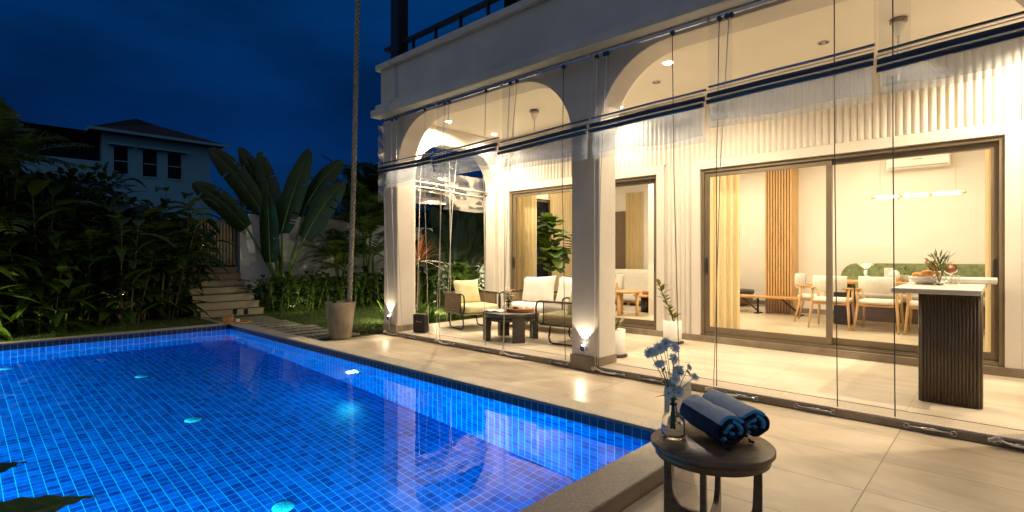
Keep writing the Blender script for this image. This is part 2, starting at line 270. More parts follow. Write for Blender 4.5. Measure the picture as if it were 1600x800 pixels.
# ---------------- mesh builder ----------------
class MB:
    def __init__(s): s.v = []; s.f = []; s.m = []; s.sm = []
    def add(s, vs, fs, mat=0, smooth=False, M=None):
        k = len(s.v)
        for p in vs:
            p = Vector(p)
            if M is not None: p = M @ p
            s.v.append(p)
        for q in fs: s.f.append([i+k for i in q]); s.m.append(mat); s.sm.append(smooth)
        return s
    def box(s, a, b, mat=0, M=None):
        x0, y0, z0 = a; x1, y1, z1 = b
        return s.add([(x0, y0, z0), (x1, y0, z0), (x1, y1, z0), (x0, y1, z0), (x0, y0, z1), (x1, y0, z1), (x1, y1, z1), (x0, y1, z1)],
              [(0, 3, 2, 1), (4, 5, 6, 7), (0, 1, 5, 4), (1, 2, 6, 5), (2, 3, 7, 6), (3, 0, 4, 7)], mat, False, M)
    def cbox(s, c, d, mat=0, M=None):
        return s.box([c[i]-d[i]/2 for i in range(3)], [c[i]+d[i]/2 for i in range(3)], mat, M)
    def tube(s, pts, r, n=8, mat=0, cap=True, M=None):
        pts = [Vector(p) for p in pts]; rs = r if isinstance(r, (list, tuple)) else [r]*len(pts)
        vs = []; fs = []; up = None
        for i, p in enumerate(pts):
            t = (pts[min(i+1, len(pts)-1)]-pts[max(i-1, 0)]).normalized()
            if up is None:
                up = Vector((0, 0, 1)) if abs(t.z) < .9 else Vector((1, 0, 0))
            a = t.cross(up).normalized(); b_ = a.cross(t).normalized(); up = b_
            for k in range(n):
                an = 2*math.pi*k/n; vs.append(p+(a*math.cos(an)+b_*math.sin(an))*rs[i])
        for i in range(len(pts)-1):
            for k in range(n):
                k2 = (k+1) % n; fs.append((i*n+k, i*n+k2, (i+1)*n+k2, (i+1)*n+k))
        if cap: fs.append(tuple(range(n-1, -1, -1))); fs.append(tuple((len(pts)-1)*n+k for k in range(n)))
        return s.add(vs, fs, mat, True, M)
    def lathe(s, prof, n=24, c=(0, 0, 0), mat=0, M=None, sx=1, sy=1):
        vs = []; fs = []
        for (r, z) in prof:
            for k in range(n):
                a = 2*math.pi*k/n; vs.append((c[0]+r*math.cos(a)*sx, c[1]+r*math.sin(a)*sy, c[2]+z))
        for i in range(len(prof)-1):
            for k in range(n):
                k2 = (k+1) % n; fs.append((i*n+k, i*n+k2, (i+1)*n+k2, (i+1)*n+k))
        return s.add(vs, fs, mat, True, M)
    def cyl(s, c, r, h, n=24, mat=0, M=None, r2=None):
        r2 = r if r2 is None else r2
        return s.lathe([(0.0001, 0), (r, 0), (r, 0), (r2, h), (r2, h), (.0001, h)], n, c, mat, M)
    def prism(s, poly, z0, z1, ax='z', mat=0, M=None, smooth=False):
        n = len(poly)
        def P(u, v, w): return {'z': (u, v, w), 'y': (u, w, v), 'x': (w, u, v)}[ax]
        vs = [P(u, v, z0) for u, v in poly]+[P(u, v, z1) for u, v in poly]
        fs = [tuple(range(n)), tuple(range(2*n-1, n-1, -1))]+[(i, (i+1) % n, n+(i+1) % n, n+i) for i in range(n)]
        return s.add(vs, fs, mat, smooth, M)
    def build(s, name, mats, parent=None, world=False, bevel=0, sub=0, seg=2):
        me = bpy.data.meshes.new(name)
        off = parent.location if (world and parent is not None) else Vector((0, 0, 0))
        me.from_pydata([tuple(p-off) for p in s.v], [], s.f)
        mats = mats if isinstance(mats, (list, tuple)) else [mats]
        for q in mats: me.materials.append(MT[q] if isinstance(q, str) else q)
        me.polygons.foreach_set('material_index', s.m); me.polygons.foreach_set('use_smooth', s.sm)
        me.update(); me.validate()
        o = bpy.data.objects.new(name, me); COL.objects.link(o)
        import bmesh
        bm = bmesh.new(); bm.from_mesh(me); bmesh.ops.recalc_face_normals(bm, faces=bm.faces[:]) if not getattr(s, 'norecalc', False) else None; bm.to_mesh(me); bm.free()
        if parent is not None: o.parent = parent
        if bevel:
            md = o.modifiers.new('bevel', 'BEVEL'); md.width = bevel; md.segments = seg; md.limit_method = 'ANGLE'; md.angle_limit = R(40); md.harden_normals = False
        if sub:
            md = o.modifiers.new('sub', 'SUBSURF'); md.levels = sub; md.render_levels = sub
        return o
def tag(o, label=None, cat=None, group=None, kind=None):
    if label: o['label'] = label
    if cat: o['category'] = cat
    if group: o['group'] = group
    if kind: o['kind'] = kind
    return o
def thing(name, label, cat, loc=(0, 0, 0), rz=0, group=None):
    o = bpy.data.objects.new(name, None); COL.objects.link(o); o.location = loc; o.rotation_euler = (0, 0, rz); o.empty_display_size = .1
    return tag(o, label, cat, group)
def dup(root, loc, rz=0, label=None, scale=None, group=None):
    r = root.copy(); COL.objects.link(r); r.location = loc; r.rotation_euler = (0, 0, rz)
    if label: r['label'] = label
    if group: r['group'] = group
    if scale: r.scale = (scale,)*3 if not isinstance(scale, tuple) else scale
    def kids(a, b_):
        for ch in list(a.children):
            if ch.get('_new'): continue
            c = ch.copy(); COL.objects.link(c); c.parent = b_; kids(ch, c)
    kids(root, r); return r
def light(name, typ, loc, energy, color=(1, .78, .5), parent=None, size=.1, target=None, rot=None, spot=90, blend=.5, shape=None, sy=None):
    ld = bpy.data.lights.new(name, typ); ld.energy = energy; ld.color = color
    if typ == 'AREA':
        ld.size = size
        if sy: ld.shape = 'RECTANGLE'; ld.size_y = sy
    else: ld.shadow_soft_size = size
    if typ == 'SPOT': ld.spot_size = R(spot); ld.spot_blend = blend
    o = bpy.data.objects.new(name, ld); COL.objects.link(o); o.location = loc
    if target is not None: o.rotation_euler = (Vector(target)-Vector(loc)).to_track_quat('-Z', 'Y').to_euler()
    elif rot: o.rotation_euler = rot
    if parent is not None:
        o.parent = parent; o.location = Vector(loc)-parent.location
    return o
def struct(name, mb, mats, **k): return tag(mb.build(name, mats, **k), kind='structure')
def arc(c, r, a0, a1, n, r2=None):
    r2 = r2 or r
    return [(c[0]+r*math.cos(R(a0+(a1-a0)*i/n)), c[1]+r2*math.sin(R(a0+(a1-a0)*i/n))) for i in range(n+1)]
# ---------------- setting ----------------
g = MB(); B = 250
for (x0, x1, y0, y1) in [(-B, -10.62, -B, B), (-1.49, B, -B, B), (-10.62, -1.49, 3.69, B), (-10.62, -1.49, -B, -1.85)]:
    g.add([(x0, y0, -.03), (x1, y0, -.03), (x1, y1, -.03), (x0, y1, -.03)], [(0, 1, 2, 3)])
struct('ground', g, 'ground')
g = MB()
g.box((-13.2, -3, -.06), (-10.6, 3.69, .0)); g.box((-14.3, 3.69, -.06), (-7.86, 14, .0))
struct('lawn', g, 'soil_grass')
g = MB()
g.box((-7.86, 3.69, -.1), (6, 5.09, 0)); g.box((-1.487, -5, -.1), (6, 3.69, 0))
struct('pool_deck', g, 'deck')
g = MB(); g.box((-7.86, 5.092, -.1), (6, 5.36, .076)); struct('loggia_step_edge', g, 'coping', bevel=.006)
g = MB(); g.box((-7.86, 5.362, -.1), (6, 7.65, .08)); struct('loggia_floor', g, 'terr')
g = MB(); g.box((-7.855, 5.086, -.02), (6, 5.0915, .055)); struct('loggia_step_riser', g, 'skirt')
# pool
PX0, PX1, PY0, PY1, PZ = -10.4, -1.73, -1.6, 3.475, -1.16
g = MB(); g.add([(PX0, PY0, PZ), (PX1, PY0, PZ), (PX1, PY1, PZ), (PX0, PY1, PZ)], [(0, 1, 2, 3)]); g.norecalc = True; struct('pool_floor', g, 'pool_floor')
g = MB()
g.box((PX0, PY1, PZ), (PX1, PY1+.2, .0)); g.box((PX0, PY0-.2, PZ), (PX1, PY0, .0)); struct('pool_long_walls', g, 'pool_x')
g = MB(); g.box((PX0, PY1, .001), (PX1, PY1+.2, .0865)); g.box((PX0, PY0-.2, .001), (PX1, PY0, .0865)); struct('waterline_tiles', g, 'band_x')
g = MB(); g.box((PX0-.2, PY0-.2, PZ), (PX0-.001, PY1+.2, .0)); g.box((PX1+.001, PY0-.2, PZ), (PX1+.2, PY1+.2, .0)); struct('pool_short_walls', g, 'pool_y')
g = MB(); g.box((PX0-.2, PY0-.2, .001), (PX0-.001, PY1+.2, .086)); g.box((PX1+.001, PY0-.2, .001), (PX1+.2, PY1+.2, .086)); struct('waterline_tiles', g, 'band_y')
g = MB(); 
NX, NY = 60, 36
vs = [(PX0+(PX1-PX0)*i/NX, PY0+(PY1-PY0)*j/NY, 0.0) for j in range(NY+1) for i in range(NX+1)]
fs = [(j*(NX+1)+i, j*(NX+1)+i+1, (j+1)*(NX+1)+i+1, (j+1)*(NX+1)+i) for j in range(NY) for i in range(NX)]
g.add(vs, fs, 0, True); g.norecalc = True; struct('pool_water', g, 'water')
g = MB()
ox0, ox1, oy0, oy1 = PX0-.16, -1.487, PY0-.24, 3.69
g.box((ox0, PY1-.012, .088), (ox1, oy1, .106)); g.box((PX1-.012, oy0, .088), (ox1, PY1-.013, .106)); g.box((ox0, oy0, .088), (PX0+.012, PY1-.013, .106)); g.box((PX0+.013, oy0, .088), (PX1-.013, PY0+.012, .106))
struct('pool_coping', g, 'coping', bevel=.005)
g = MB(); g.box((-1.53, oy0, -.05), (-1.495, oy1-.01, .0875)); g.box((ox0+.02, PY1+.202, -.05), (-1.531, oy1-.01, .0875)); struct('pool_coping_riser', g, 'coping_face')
# lawn kerb and stepping stones, steps
g = MB(); g.box((-13.3, 3.6, -.04), (-10.56, 3.69, .03)); struct('lawn_kerb', g, 'stonepath', bevel=.006)
x = -12.05; i = 0; ORD = ['first', 'second', 'third', 'fourth', 'fifth', 'sixth', 'seventh', 'eighth', 'ninth', 'tenth', 'eleventh', 'twelfth', 'thirteenth', 'fourteenth', 'fifteenth', 'sixteenth']
while x < -8.05:
    g = MB(); y1 = 4.78+rnd.uniform(-.05, .05)-.05*(i % 3); y0 = 3.76+rnd.uniform(0, .06)
    g.box((x, y0, -.03), (x+.23, y1, .018)); o = g.build('stepping_stone', 'stonepath', bevel=.008)
    tag(o, ORD[i] + ' stone slab in the lawn counting from the garden steps', 'stepping stone', 'stepping stones in the lawn'); x += .375; i += 1
st = thing('garden_steps', 'grey stone steps climbing to the slatted gate', 'steps', (-12.6, 4.3, 0))
for k in range(7):
    g = MB(); yy = 4.92-.0*k
    g.box((-12.55-.28*k-.6, 3.62, .152*k-.02), (-12.55-.28*k, yy, .152*(k+1)-.025)); g.build('riser', 'steps', st, world=True)
    g = MB(); g.box((-12.535-.28*k-.6, 3.605, .152*(k+1)-.0245), (-12.535-.28*k, yy+.015, .152*(k+1)+.001+.0002*k)); g.build('tread', 'steps', st, world=True, bevel=.004)
# boundary walls
t = tag(MB().box((-14.75, 5.06, -.05), (-14.4, 9.0, 2.44)).box((-14.75, 9.002, -.05), (-14.45, 22, 2.3)).build('garden_wall', 'plaster_out'), 'pale rendered boundary wall behind the big paddle-leaved plant', 'wall')
t = tag(MB().box((-14.9, -9, -.05), (-14.65, 3.55, 2.0)).build('garden_wall', 'plaster_out'), 'low boundary wall hidden behind the dark hedge by the pool', 'wall')
t = tag(MB().box((-14.74, 16, -.05), (5, 16.25, 2.6)).build('garden_wall', 'plaster_out'), 'lamp-lit rear boundary wall beyond the side garden', 'wall')
gt = thing('garden_gate', 'slatted gate with metal frame at the top of the stone steps', 'gate', (-14.6, 4.3, 1.06))
g = MB(); y = 3.6
while y < 5.0: g.box((-14.62, y, 1.1), (-14.59, y+.05, 2.2)); y += .075
g.build('slat_panel', 'shutter', gt, world=True)
g = MB()
for y in (3.56, 4.28, 5.0): g.box((-14.64, y, 1.07), (-14.57, y+.035, 2.25))
g.box((-14.64, 3.596, 2.2), (-14.57, 5.0, 2.25)); g.box((-14.64, 3.596, 1.65), (-14.585, 5.0, 1.68)); g.build('frame', 'steel_dark', gt, world=True)
g = MB(); g.box((-14.57, 4.22, 1.6), (-14.53, 4.26, 1.78)); g.build('handle', 'chrome', gt, world=True)
tag(MB().box((-14.9, 3.56, -.05), (-14.66, 5.04, 2.2)).build('wall_panel', 'dark'), 'dark wall behind the slatted gate', 'wall')

# ---------------- the villa ----------------
H = thing('villa', 'cream plastered villa with an arched loggia, terrace parapet and wide sliding doors', 'house', (-1.5, 8, 0))
def V(name, mb, mats, **k): return mb.build(name, mats, H, world=True, **k)
def arch_wall(cols, xa, xb, z0, zt, ztop, r):
    """outline in (u, z) of a wall with rounded openings between the columns"""
    pts = [(xa, ztop), (xa, z0)]
    for i, (a, b_) in enumerate(cols):
        pts.append((b_, z0))
        if i < len(cols)-1:
            c = cols[i+1][0]
            pts += arc((b_+r, zt-r), r, 180, 90, 12); pts += arc((c-r, zt-r), r, 90, 0, 12); pts.append((c, z0))
    pts[-1:] = [pts[-1]]
    pts.append((xb, ztop))
    out = [];
    for p in pts:
        if not out or abs(out[-1][0]-p[0])+abs(out[-1][1]-p[1]) > 1e-5: out.append(p)
    return out
cols = [(-7.83, -7.43), (-3.805, -3.41), (.215, .61), (4.23, 4.62)]
g = MB(); g.prism(arch_wall(cols, -7.83, 4.62, -.02, 3.62, 4.0, .86), 5.09, 5.44, 'y'); V('arcade', g, 'plaster_col', bevel=.012)
g = MB(); g.prism(arch_wall([(5.441, 5.56), (7.52, 7.9)], 5.441, 7.9, -.02, 3.4, 4.0, .7), -7.83, -7.56, 'x'); V('side_arch', g, 'plaster', bevel=.01)
for a, b_ in cols: g = MB(); g.box((a-.008, 5.07, -.01), (b_+.008, 5.452, .18)); V('plinth', g, 'skirt', bevel=.004)
g = MB(); g.box((-7.95, 4.9, 3.72), (5, 5.0885, 3.84)); g.box((-7.9, 4.96, 3.842), (5, 5.0885, 3.93)); V('ledge', g, 'plaster_out', bevel=.008)
g = MB(); g.box((-7.83, 5.03, 3.95), (5, 5.3, 4.52)); g.box((-7.83, 5.302, 3.95), (-7.56, 12, 4.52)); V('parapet', g, 'plaster_out', bevel=.006)
g = MB(); g.box((-7.9, 4.96, 4.522), (5, 5.33, 4.62)); g.box((-7.9, 5.332, 4.522), (-7.5, 12, 4.62)); V('parapet_cap', g, 'plaster_out', bevel=.01)
g = MB(); g.box((-7.829, 5.3, 3.722), (5, 12.3, 3.94)); V('loggia_ceiling', g, 'ceiling')
g = MB(); g.box((4.62, 5.44, 0), (4.9, 7.65, 3.72)); V('end_wall', g, 'plaster')
D1 = (-7.249, -4.029); D2 = (-3.321, -.007); ZD0, ZD1 = .175, 2.64
g = MB()
g.box((-7.9, 7.65, -.02), (D1[0], 7.85, 3.72)); g.box((D1[1], 7.65, -.02), (D2[0], 7.85, 3.72)); g.box((D2[1], 7.65, -.02), (5, 7.85, 3.72))
g.box((D1[0], 7.65, ZD1), (D1[1], 7.85, 3.72)); g.box((D2[0], 7.65, ZD1), (D2[1], 7.85, 3.72))
V('wall', g, 'plaster')
g = MB(); g.box((-7.89, 7.63, .079), (D1[0]-.13, 7.6495, .17)); g.box((D1[0]-.13, 7.605, .079), (5, 7.6495, .17)); V('skirting', g, 'skirt', bevel=.003)
g = MB()
for a, b_ in (D1, D2):
    g.box((a-.13, 7.615, .171), (a, 7.6498, 2.77)); g.box((b_, 7.615, .171), (b_+.13, 7.6498, 2.77)); g.box((a, 7.615, ZD1), (b_, 7.6498, 2.77))
g.box((D2[1]+.1305, 7.617, .171), (5, 7.6498, 3.72))
V('architrave', g, 'plaster', bevel=.006)
def flutes(x0, x1, z0, z1, y=7.6499, pitch=.076, amp=.03):
    g = MB(); n = max(1, round((x1-x0)/pitch)); p = (x1-x0)/n; prof = []
    for i in range(n):
        for k in range(8):
            a = k/8; prof.append((x0+(i+a)*p, y-.006-amp*math.sin(math.pi*a)**.8))
    prof.append((x1, y-.006))
    vs = [(u, v, z) for z in (z0, z1) for u, v in prof]; N = len(prof)
    fs = [(i, i+1, N+i+1, N+i) for i in range(N-1)]
    g.add(vs, fs, 0, True); g.norecalc = True
    return g
V('fluted_panel', flutes(-7.38, -3.86, 2.772, 3.719), 'plaster')
V('fluted_panel', flutes(-3.47, .12, 2.772, 3.719), 'plaster')
V('fluted_pilaster', flutes(-7.88, -7.382, .171, 3.719, pitch=.084, amp=.035), 'plaster')
V('fluted_pilaster', flutes(-3.85, -3.48, .171, 3.719, pitch=.08, amp=.026), 'plaster')
def vdoor(x0, x1, mull):
    fr = MB()
    fr.box((x0, 7.66, ZD0), (x0+.045, 7.82, ZD1)); fr.box((x1-.045, 7.66, ZD0), (x1, 7.82, ZD1)); fr.box((x0+.045, 7.66, ZD1-.05), (x1-.045, 7.82, ZD1)); fr.box((x0+.045, 7.655, ZD0-.02), (x1-.045, 7.82, ZD0+.025))
    for yy in (7.675, 7.72, 7.765): fr.box((x0+.046, yy, ZD0+.0255), (x1-.046, yy+.008, ZD0+.04))
    f = V('door_frame', fr, 'bronze', bevel=.003)
    xs = [x0+.045]+mull+[x1-.045]
    for i in range(len(xs)-1):
        a, b_ = xs[i], xs[i+1]; yy = 7.69 if i % 2 == 0 else 7.74
        if i > 0: a -= .035
        if i < len(xs)-2: b_ += .035
        p = MB(); w = .065
        p.box((a, yy, ZD0+.042), (a+w, yy+.035, ZD1-.052)); p.box((b_-w, yy, ZD0+.042), (b_, yy+.035, ZD1-.052)); p.box((a+w, yy+.001, ZD1-.052-w), (b_-w, yy+.034, ZD1-.052)); p.box((a+w, yy+.001, ZD0+.042), (b_-w, yy+.034, ZD0+.042+w+.02))
        q = V('sliding_panel', p, 'bronze', bevel=.002)
        gm = MB(); gm.add([(a+w, yy+.017, ZD0+.05+w), (b_-w, yy+.017, ZD0+.05+w), (b_-w, yy+.017, ZD1-.05-w), (a+w, yy+.017, ZD1-.05-w)], [(0, 1, 2, 3)])
        pn = gm.build('pane', 'glass', H, world=True); pn.parent = q; pn.location = (0, 0, 0)
        hm = MB(); hx = a+w/2 if i % 2 == 0 else b_-w/2
        hm.box((hx-.012, yy-.022, 1.1), (hx+.012, yy-.001, 1.32)); hh = hm.build('handle', 'black_metal', H, world=True); hh.parent = q; hh.location = (0, 0, 0)
vdoor(D1[0], D1[1], [-5.66]); vdoor(D2[0], D2[1], [-1.655])
# interior shell
g = MB(); g.box((-8.0, 7.851, -.05), (5, 13.6, .17)); V('floor', g, 'infloor')
g = MB(); g.box((-8.0, 7.851, 3.4), (5, 13.6, 3.719)); V('ceiling', g, 'plaster_in')
g = MB()
g.box((-3.66, 12.0, .17), (5, 12.2, 3.4)); g.box((-8.1, 11.9, .17), (-5.1, 12.2, 3.4)); g.box((-5.1, 13.4, .17), (-3.4, 13.6, 3.4)); g.box((-3.659, 12.2, .17), (-3.4, 13.4, 3.4))
g.box((-5.25, 9.6, .17), (-5.1, 11.9, 3.4)); g.box((-5.25, 12.2, .17), (-5.1, 13.4, 3.4)); g.box((1.0, 7.85, .17), (1.2, 12.0, 3.4))
g.box((-8.1, 7.85, -.05), (-7.9, 9.2, 3.72)); g.box((-8.1, 10.9, -.05), (-7.9, 11.9, 3.72)); g.box((-8.1, 9.2, 2.68), (-7.9, 10.9, 3.72)); g.box((-8.1, 9.2, -.05), (-7.9, 10.9, .3))
V('interior_wall', g, 'plaster_in')
g = MB(); g.box((-3.655, 11.985, .17), (1.0, 11.999, .27)); g.box((-5.099, 13.385, .17), (-3.66, 13.399, .27)); V('interior_skirting', g, 'skirt')
g = MB()
for y in (9.2, 9.75, 10.3, 10.85): g.box((-8.02, y, .3), (-7.96, y+.05, 2.68))
g.box((-8.02, 9.25, 2.62), (-7.96, 10.85, 2.68)); f = V('window', g, 'bronze')
g = MB(); g.add([(-8.0, 9.25, .3), (-8.0, 10.85, .3), (-8.0, 10.85, 2.62), (-8.0, 9.25, 2.62)], [(0, 1, 2, 3)]); p = g.build('pane', 'dark', H, world=True); p.parent = f; p.location = (0, 0, 0)
g = MB(); g.box((-7.55, 11.86, .3), (-7.15, 11.899, 2.45)); g.box((-7.56, 11.84, .3), (-7.5, 11.86, 2.5)); g.box((-7.2, 11.84, .3), (-7.14, 11.86, 2.5)); g.box((-7.5, 11.84, 2.44), (-7.2, 11.86, 2.5)); V('window', g, 'bronze')
# slat column in the dining room
g = MB(); g.box((-3.66, 11.64, .17), (-3.13, 11.998, 3.4))
x = -3.66
while x < -3.135: g.box((x+.004, 11.59, .171), (x+.034, 11.6399, 3.4)); x += .053
V('slatted_column', g, 'oak_v')
# upper storey
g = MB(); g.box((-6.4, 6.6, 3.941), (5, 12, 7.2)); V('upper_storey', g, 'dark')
g = MB(); g.box((-7.58, 5.06, 4.621), (-7.36, 5.26, 7.6)); V('terrace_post', g, 'steel_dark')
g = MB(); g.box((-7.87, 5.12, 4.9), (5, 5.2, 4.955)); g.box((-7.87, 5.2, 4.9), (-7.79, 11, 4.955))
x = -7.09
while x < 4.5: g.box((x, 5.14, 4.621), (x+.035, 5.18, 4.9)); x += .585
for y in (6.2, 7.4, 8.6): g.box((-7.85, y, 4.621), (-7.81, y+.04, 4.9))
V('terrace_rail', g, 'steel_dark')
# ---------------- neighbour's house ----------------
nb = thing('neighbour_house', 'two-storey white house with dark tiled hip roof beyond the hedge', 'house', (-35, 5.4, 0), R(90))
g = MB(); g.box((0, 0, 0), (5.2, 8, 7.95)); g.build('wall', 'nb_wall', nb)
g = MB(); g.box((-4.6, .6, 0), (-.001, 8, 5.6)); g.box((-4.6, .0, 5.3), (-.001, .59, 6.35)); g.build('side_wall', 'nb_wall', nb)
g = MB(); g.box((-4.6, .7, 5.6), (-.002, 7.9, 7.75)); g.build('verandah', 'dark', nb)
g = MB(); zb = 8.0; g.add([(-.6, -.7, zb), (6, -.7, zb), (6, 8.7, zb), (-.6, 8.7, zb), (2.2, 3.6, zb+1.7), (3.4, 4.6, zb+1.7)], [(0, 1, 5, 4), (1, 2, 5), (2, 3, 4, 5), (3, 0, 4), (3, 2, 1, 0)])
g.add([(-5.2, -.2, 7.85), (-.7, -.2, 7.85), (-.7, 8.5, 7.85), (-5.2, 8.5, 7.85), (-3.4, 4, 8.4), (-.7, 4, 8.4)], [(0, 1, 5, 4), (1, 2, 5), (2, 3, 4, 5), (3, 0, 4), (3, 2, 1, 0)])
g.build('roof', 'nb_roof', nb)
g = MB(); g.box((-.6, -.76, zb-.12), (6, -.69, zb+.03)); g.box((-.66, -.7, zb-.12), (-.59, 8.6, zb+.03)); g.build('fascia', 'nb_wall', nb)
for i, (x, x2) in enumerate(((.5, 1.1), (1.8, 2.45), (3.0, 3.65))):
    g = MB(); g.box((x, -.03, 5.78), (x2, .05, 7.24)); w = g.build('window', 'dark', nb)
    g = MB(); g.box((x-.25, -.4, 7.28), (x2+.25, 0.0, 7.37)); q = g.build('hood', 'nb_wall', nb); q.parent = w
    g = MB(); g.box((x+.02, -.06, 6.45), (x2-.02, -.031, 6.5)); g.box((x-.06, -.05, 5.7), (x2+.06, -.0, 5.779)); q = g.build('glazing_bar', 'nb_wall', nb); q.parent = w
# ---------------- lights of the place ----------------
WARM = (1, .8, .54)
def downlight(x, y, z, e, label, spot=120, lit=True, par=None, tgt=None, name='ceiling_downlight', blend=.8):
    t = thing(name, label, 'downlight', (x, y, z), group='recessed downlights')
    g = MB(); g.lathe([(.035, -.004), (.06, -.012), (.06, 0)], 24); g.build('trim_ring', 'white_gloss', t)
    g = MB(); g.cyl((0, 0, -.008), .048, .006, 20); g.build('lens', 'em_spot' if lit else 'white_gloss', t)
    if lit: light('downlight_lamp', 'SPOT', (x, y, z-.03), e, WARM, t, .03, target=(tgt or (x, y+.001, 0)), spot=min(172, spot+20), blend=.6)
    return t
ZC = 3.72
downlight(-7.15, 5.97, ZC, 520, 'lit recessed downlight in the loggia ceiling by the far arch', 150)
downlight(-3.02, 6.0, ZC, 310, 'lit recessed downlight in the loggia ceiling beside the middle arch column', 150)
downlight(.75, 6.1, ZC, 400, 'lit recessed downlight in the loggia ceiling near the right end', 150)
downlight(-4.48, 7.25, ZC, 130, 'lit downlight washing the fluted wall above the first sliding door', 130)
downlight(-7.25, 7.2, ZC, 130, 'lit downlight washing the fluted wall by the far corner', 130)
downlight(.3, 7.15, ZC, 200, 'lit downlight washing the fluted wall at the right end', 130)
downlight(-3.465, 6.55, ZC, 0, 'unlit round ceiling fitting near the arch column', lit=False)
downlight(-1.47, 6.6, ZC, 0, 'unlit round ceiling fitting above the big sliding door', lit=False)
# column wall lamps: round brass-white up-and-down lamps
for x, z, e, nm in ((-3.61, .27, 16, 'round wall lamp low on the middle arch column, shining up'), (-7.63, .3, 16, 'round wall lamp low on the far arch column, shining up')):
    t = thing('wall_lamp', nm, 'wall lamp', (x, 5.0898, z), group='lamps on the arch columns')
    g = MB(); Mx = Matrix.Rotation(R(90), 4, 'X'); g.cyl((0, 0, 0), .036, .05, 20, M=Mx); g.build('body', 'chrome', t)
    g = MB(); g.cyl((0, -.036, .037), .02, .003, 16); g.build('lens', 'em_wall', t)
    light('wall_lamp_up', 'SPOT', (x, 5.045, z+.06), e, (1, .82, .56), t, .01, target=(x, 5.075, z+1), spot=84, blend=.12)
    light('wall_lamp_down', 'SPOT', (x, 5.0, z-.03), e*.35, (1, .82, .56), t, .02, target=(x, 4.7, 0), spot=130, blend=.6)
# indoor ceiling lights
def ceil_light(x, y, s, e, label, z=3.398):
    t = thing('ceiling_light', label, 'ceiling light', (x, y, z), group='square ceiling lights indoors')
    g = MB(); g.box((-s/2-.02, -s/2-.02, -.02), (s/2+.02, s/2+.02, 0)); g.build('frame', 'white_gloss', t)
    light('ceiling_lamp', 'AREA', (x, y, z-.03), e*1.0, (1, .8, .55), t, s)
ceil_light(-2.6, 9.6, 1.1, 68, 'ceiling light over the left end of the dining table'); ceil_light(-.6, 9.6, 1.1, 68, 'ceiling light over the right end of the dining table')
ceil_light(-1.6, 10.8, .9, 18, 'ceiling light above the green banquette'); ceil_light(-4.4, 11.8, .9, 48, 'ceiling light in the recess behind the slatted column')
ceil_light(-6.2, 9.0, 1.1, 120, 'ceiling light over the living room tables')
ceil_light(-4.2, 9.2, 1.1, 55, 'ceiling light by the dining room curtain')
# pool lamps
def pool_lamp(x, y, z, nrm, e, label, r=.075):
    t = thing('pool_lamp', label, 'pool light', (x, y, z), group='underwater pool lights')
    q = Vector(nrm).to_track_quat('Z', 'Y').to_matrix().to_4x4()
    g = MB(); g.lathe([(r*1.35, 0), (r*1.35, .01), (r*1.02, .02), (r, .02)], 28, M=q); g.build('bezel', 'chrome', t)
    g = MB(); g.cyl((0, 0, .002), r, .015, 24, M=q); g.build('lens', 'em_pool', t)
    p = Vector((x, y, z))+Vector(nrm)*.09
    light('pool_lamp_beam', 'SPOT', p, e, (.02, .74, .95), t, .05, target=p+Vector(nrm), spot=172, blend=.5)
PL = 25
pool_lamp(-5.95, PY1-.001, -.42, (0, -1, 0), PL, 'glowing round underwater lamp on the long pool wall')
for y in (.9, -.8): pool_lamp(PX1-.001, y, -.5, (-1, 0, 0), 500, 'underwater lamp on the near short pool wall, %s' % ('nearer the side table' if y > 0 else 'further from the side table'))
PL = 430
for x in (-2.8, -5.2, -7.6, -9.6): pool_lamp(x, PY0+.001, -.5, (0, 1, 0), PL, 'underwater lamp on the pool wall below the frame, %s' % {-2.8: 'nearest the table', -5.2: 'second from the near end', -7.6: 'third from the near end', -9.6: 'at the far corner'}[x])
def drain(x, y, lab):
    t = thing('floor_inlet', lab, 'pool inlet', (x, y, PZ), group='round inlets on the pool floor')
    g = MB(); g.lathe([(.001, .014), (.06, .014), (.078, .004), (.078, 0)], 28); g.build('cover', 'inlet', t)
    g = MB()
    for a in range(6):
        for rr in (.022, .043): g.cyl((rr*math.cos(a*R(60)+rr*9), rr*math.sin(a*R(60)+rr*9), .0142), .004, .002, 8)
    g.build('grille', 'dark', t)
drain(-6.07, 1.68, 'round white inlet cover in the middle of the pool floor'); drain(-3.85, 1.65, 'round white inlet cover on the pool floor nearest the camera')
drain(-8.31, 1.7, 'small round white inlet cover on the far pool floor'); drain(-10.0, .5, 'round white inlet cover on the pool floor at the left edge')
# garden lamps
def spike(x, y, e, lab, tgt, z=.0, col=(1, .85, .45), spot=168):
    t = thing('garden_spotlight', lab, 'garden light', (x, y, z), group='spike lights in the planting')
    g = MB(); g.cyl((0, 0, 0), .008, .2, 8); g.build('spike', 'black_metal', t)
    q = (Vector(tgt)-Vector((x, y, z+.25))).to_track_quat('Z', 'Y').to_matrix().to_4x4(); q.translation = Vector((0, 0, .25))
    g = MB(); g.lathe([(.001, -.05), (.035, -.05), (.04, .05), (.034, .05)], 16, M=q); g.build('head', 'black_metal', t)
    g = MB(); g.cyl((0, 0, .03), .033, .004, 16, M=q); g.build('lens', 'em_wall', t)
    d = (Vector(tgt)-Vector((x, y, z+.25))).normalized()
    light('garden_lamp', 'POINT', Vector((x, y, z+.25))+d*.09, e*1.0, col, t, .04)
spike(-13.4, 2.4, 90, 'spike light glowing inside the dark hedge', (-14.2, 2.4, 1.3))
spike(-11.0, -.1, 100, 'spike light under the broad leaves at the left edge', (-12.4, .5, 1.3), col=(1, .9, .5))
spike(-13.4, 13.2, 90, 'spike light against the boundary wall behind the fluted wall', (-14.3, 13.9, 1.2))
spike(-11.9, 5.6, 9, 'spike light by the foot of the big paddle-leaved plant', (-13.9, 5.9, 1.8), spot=100)
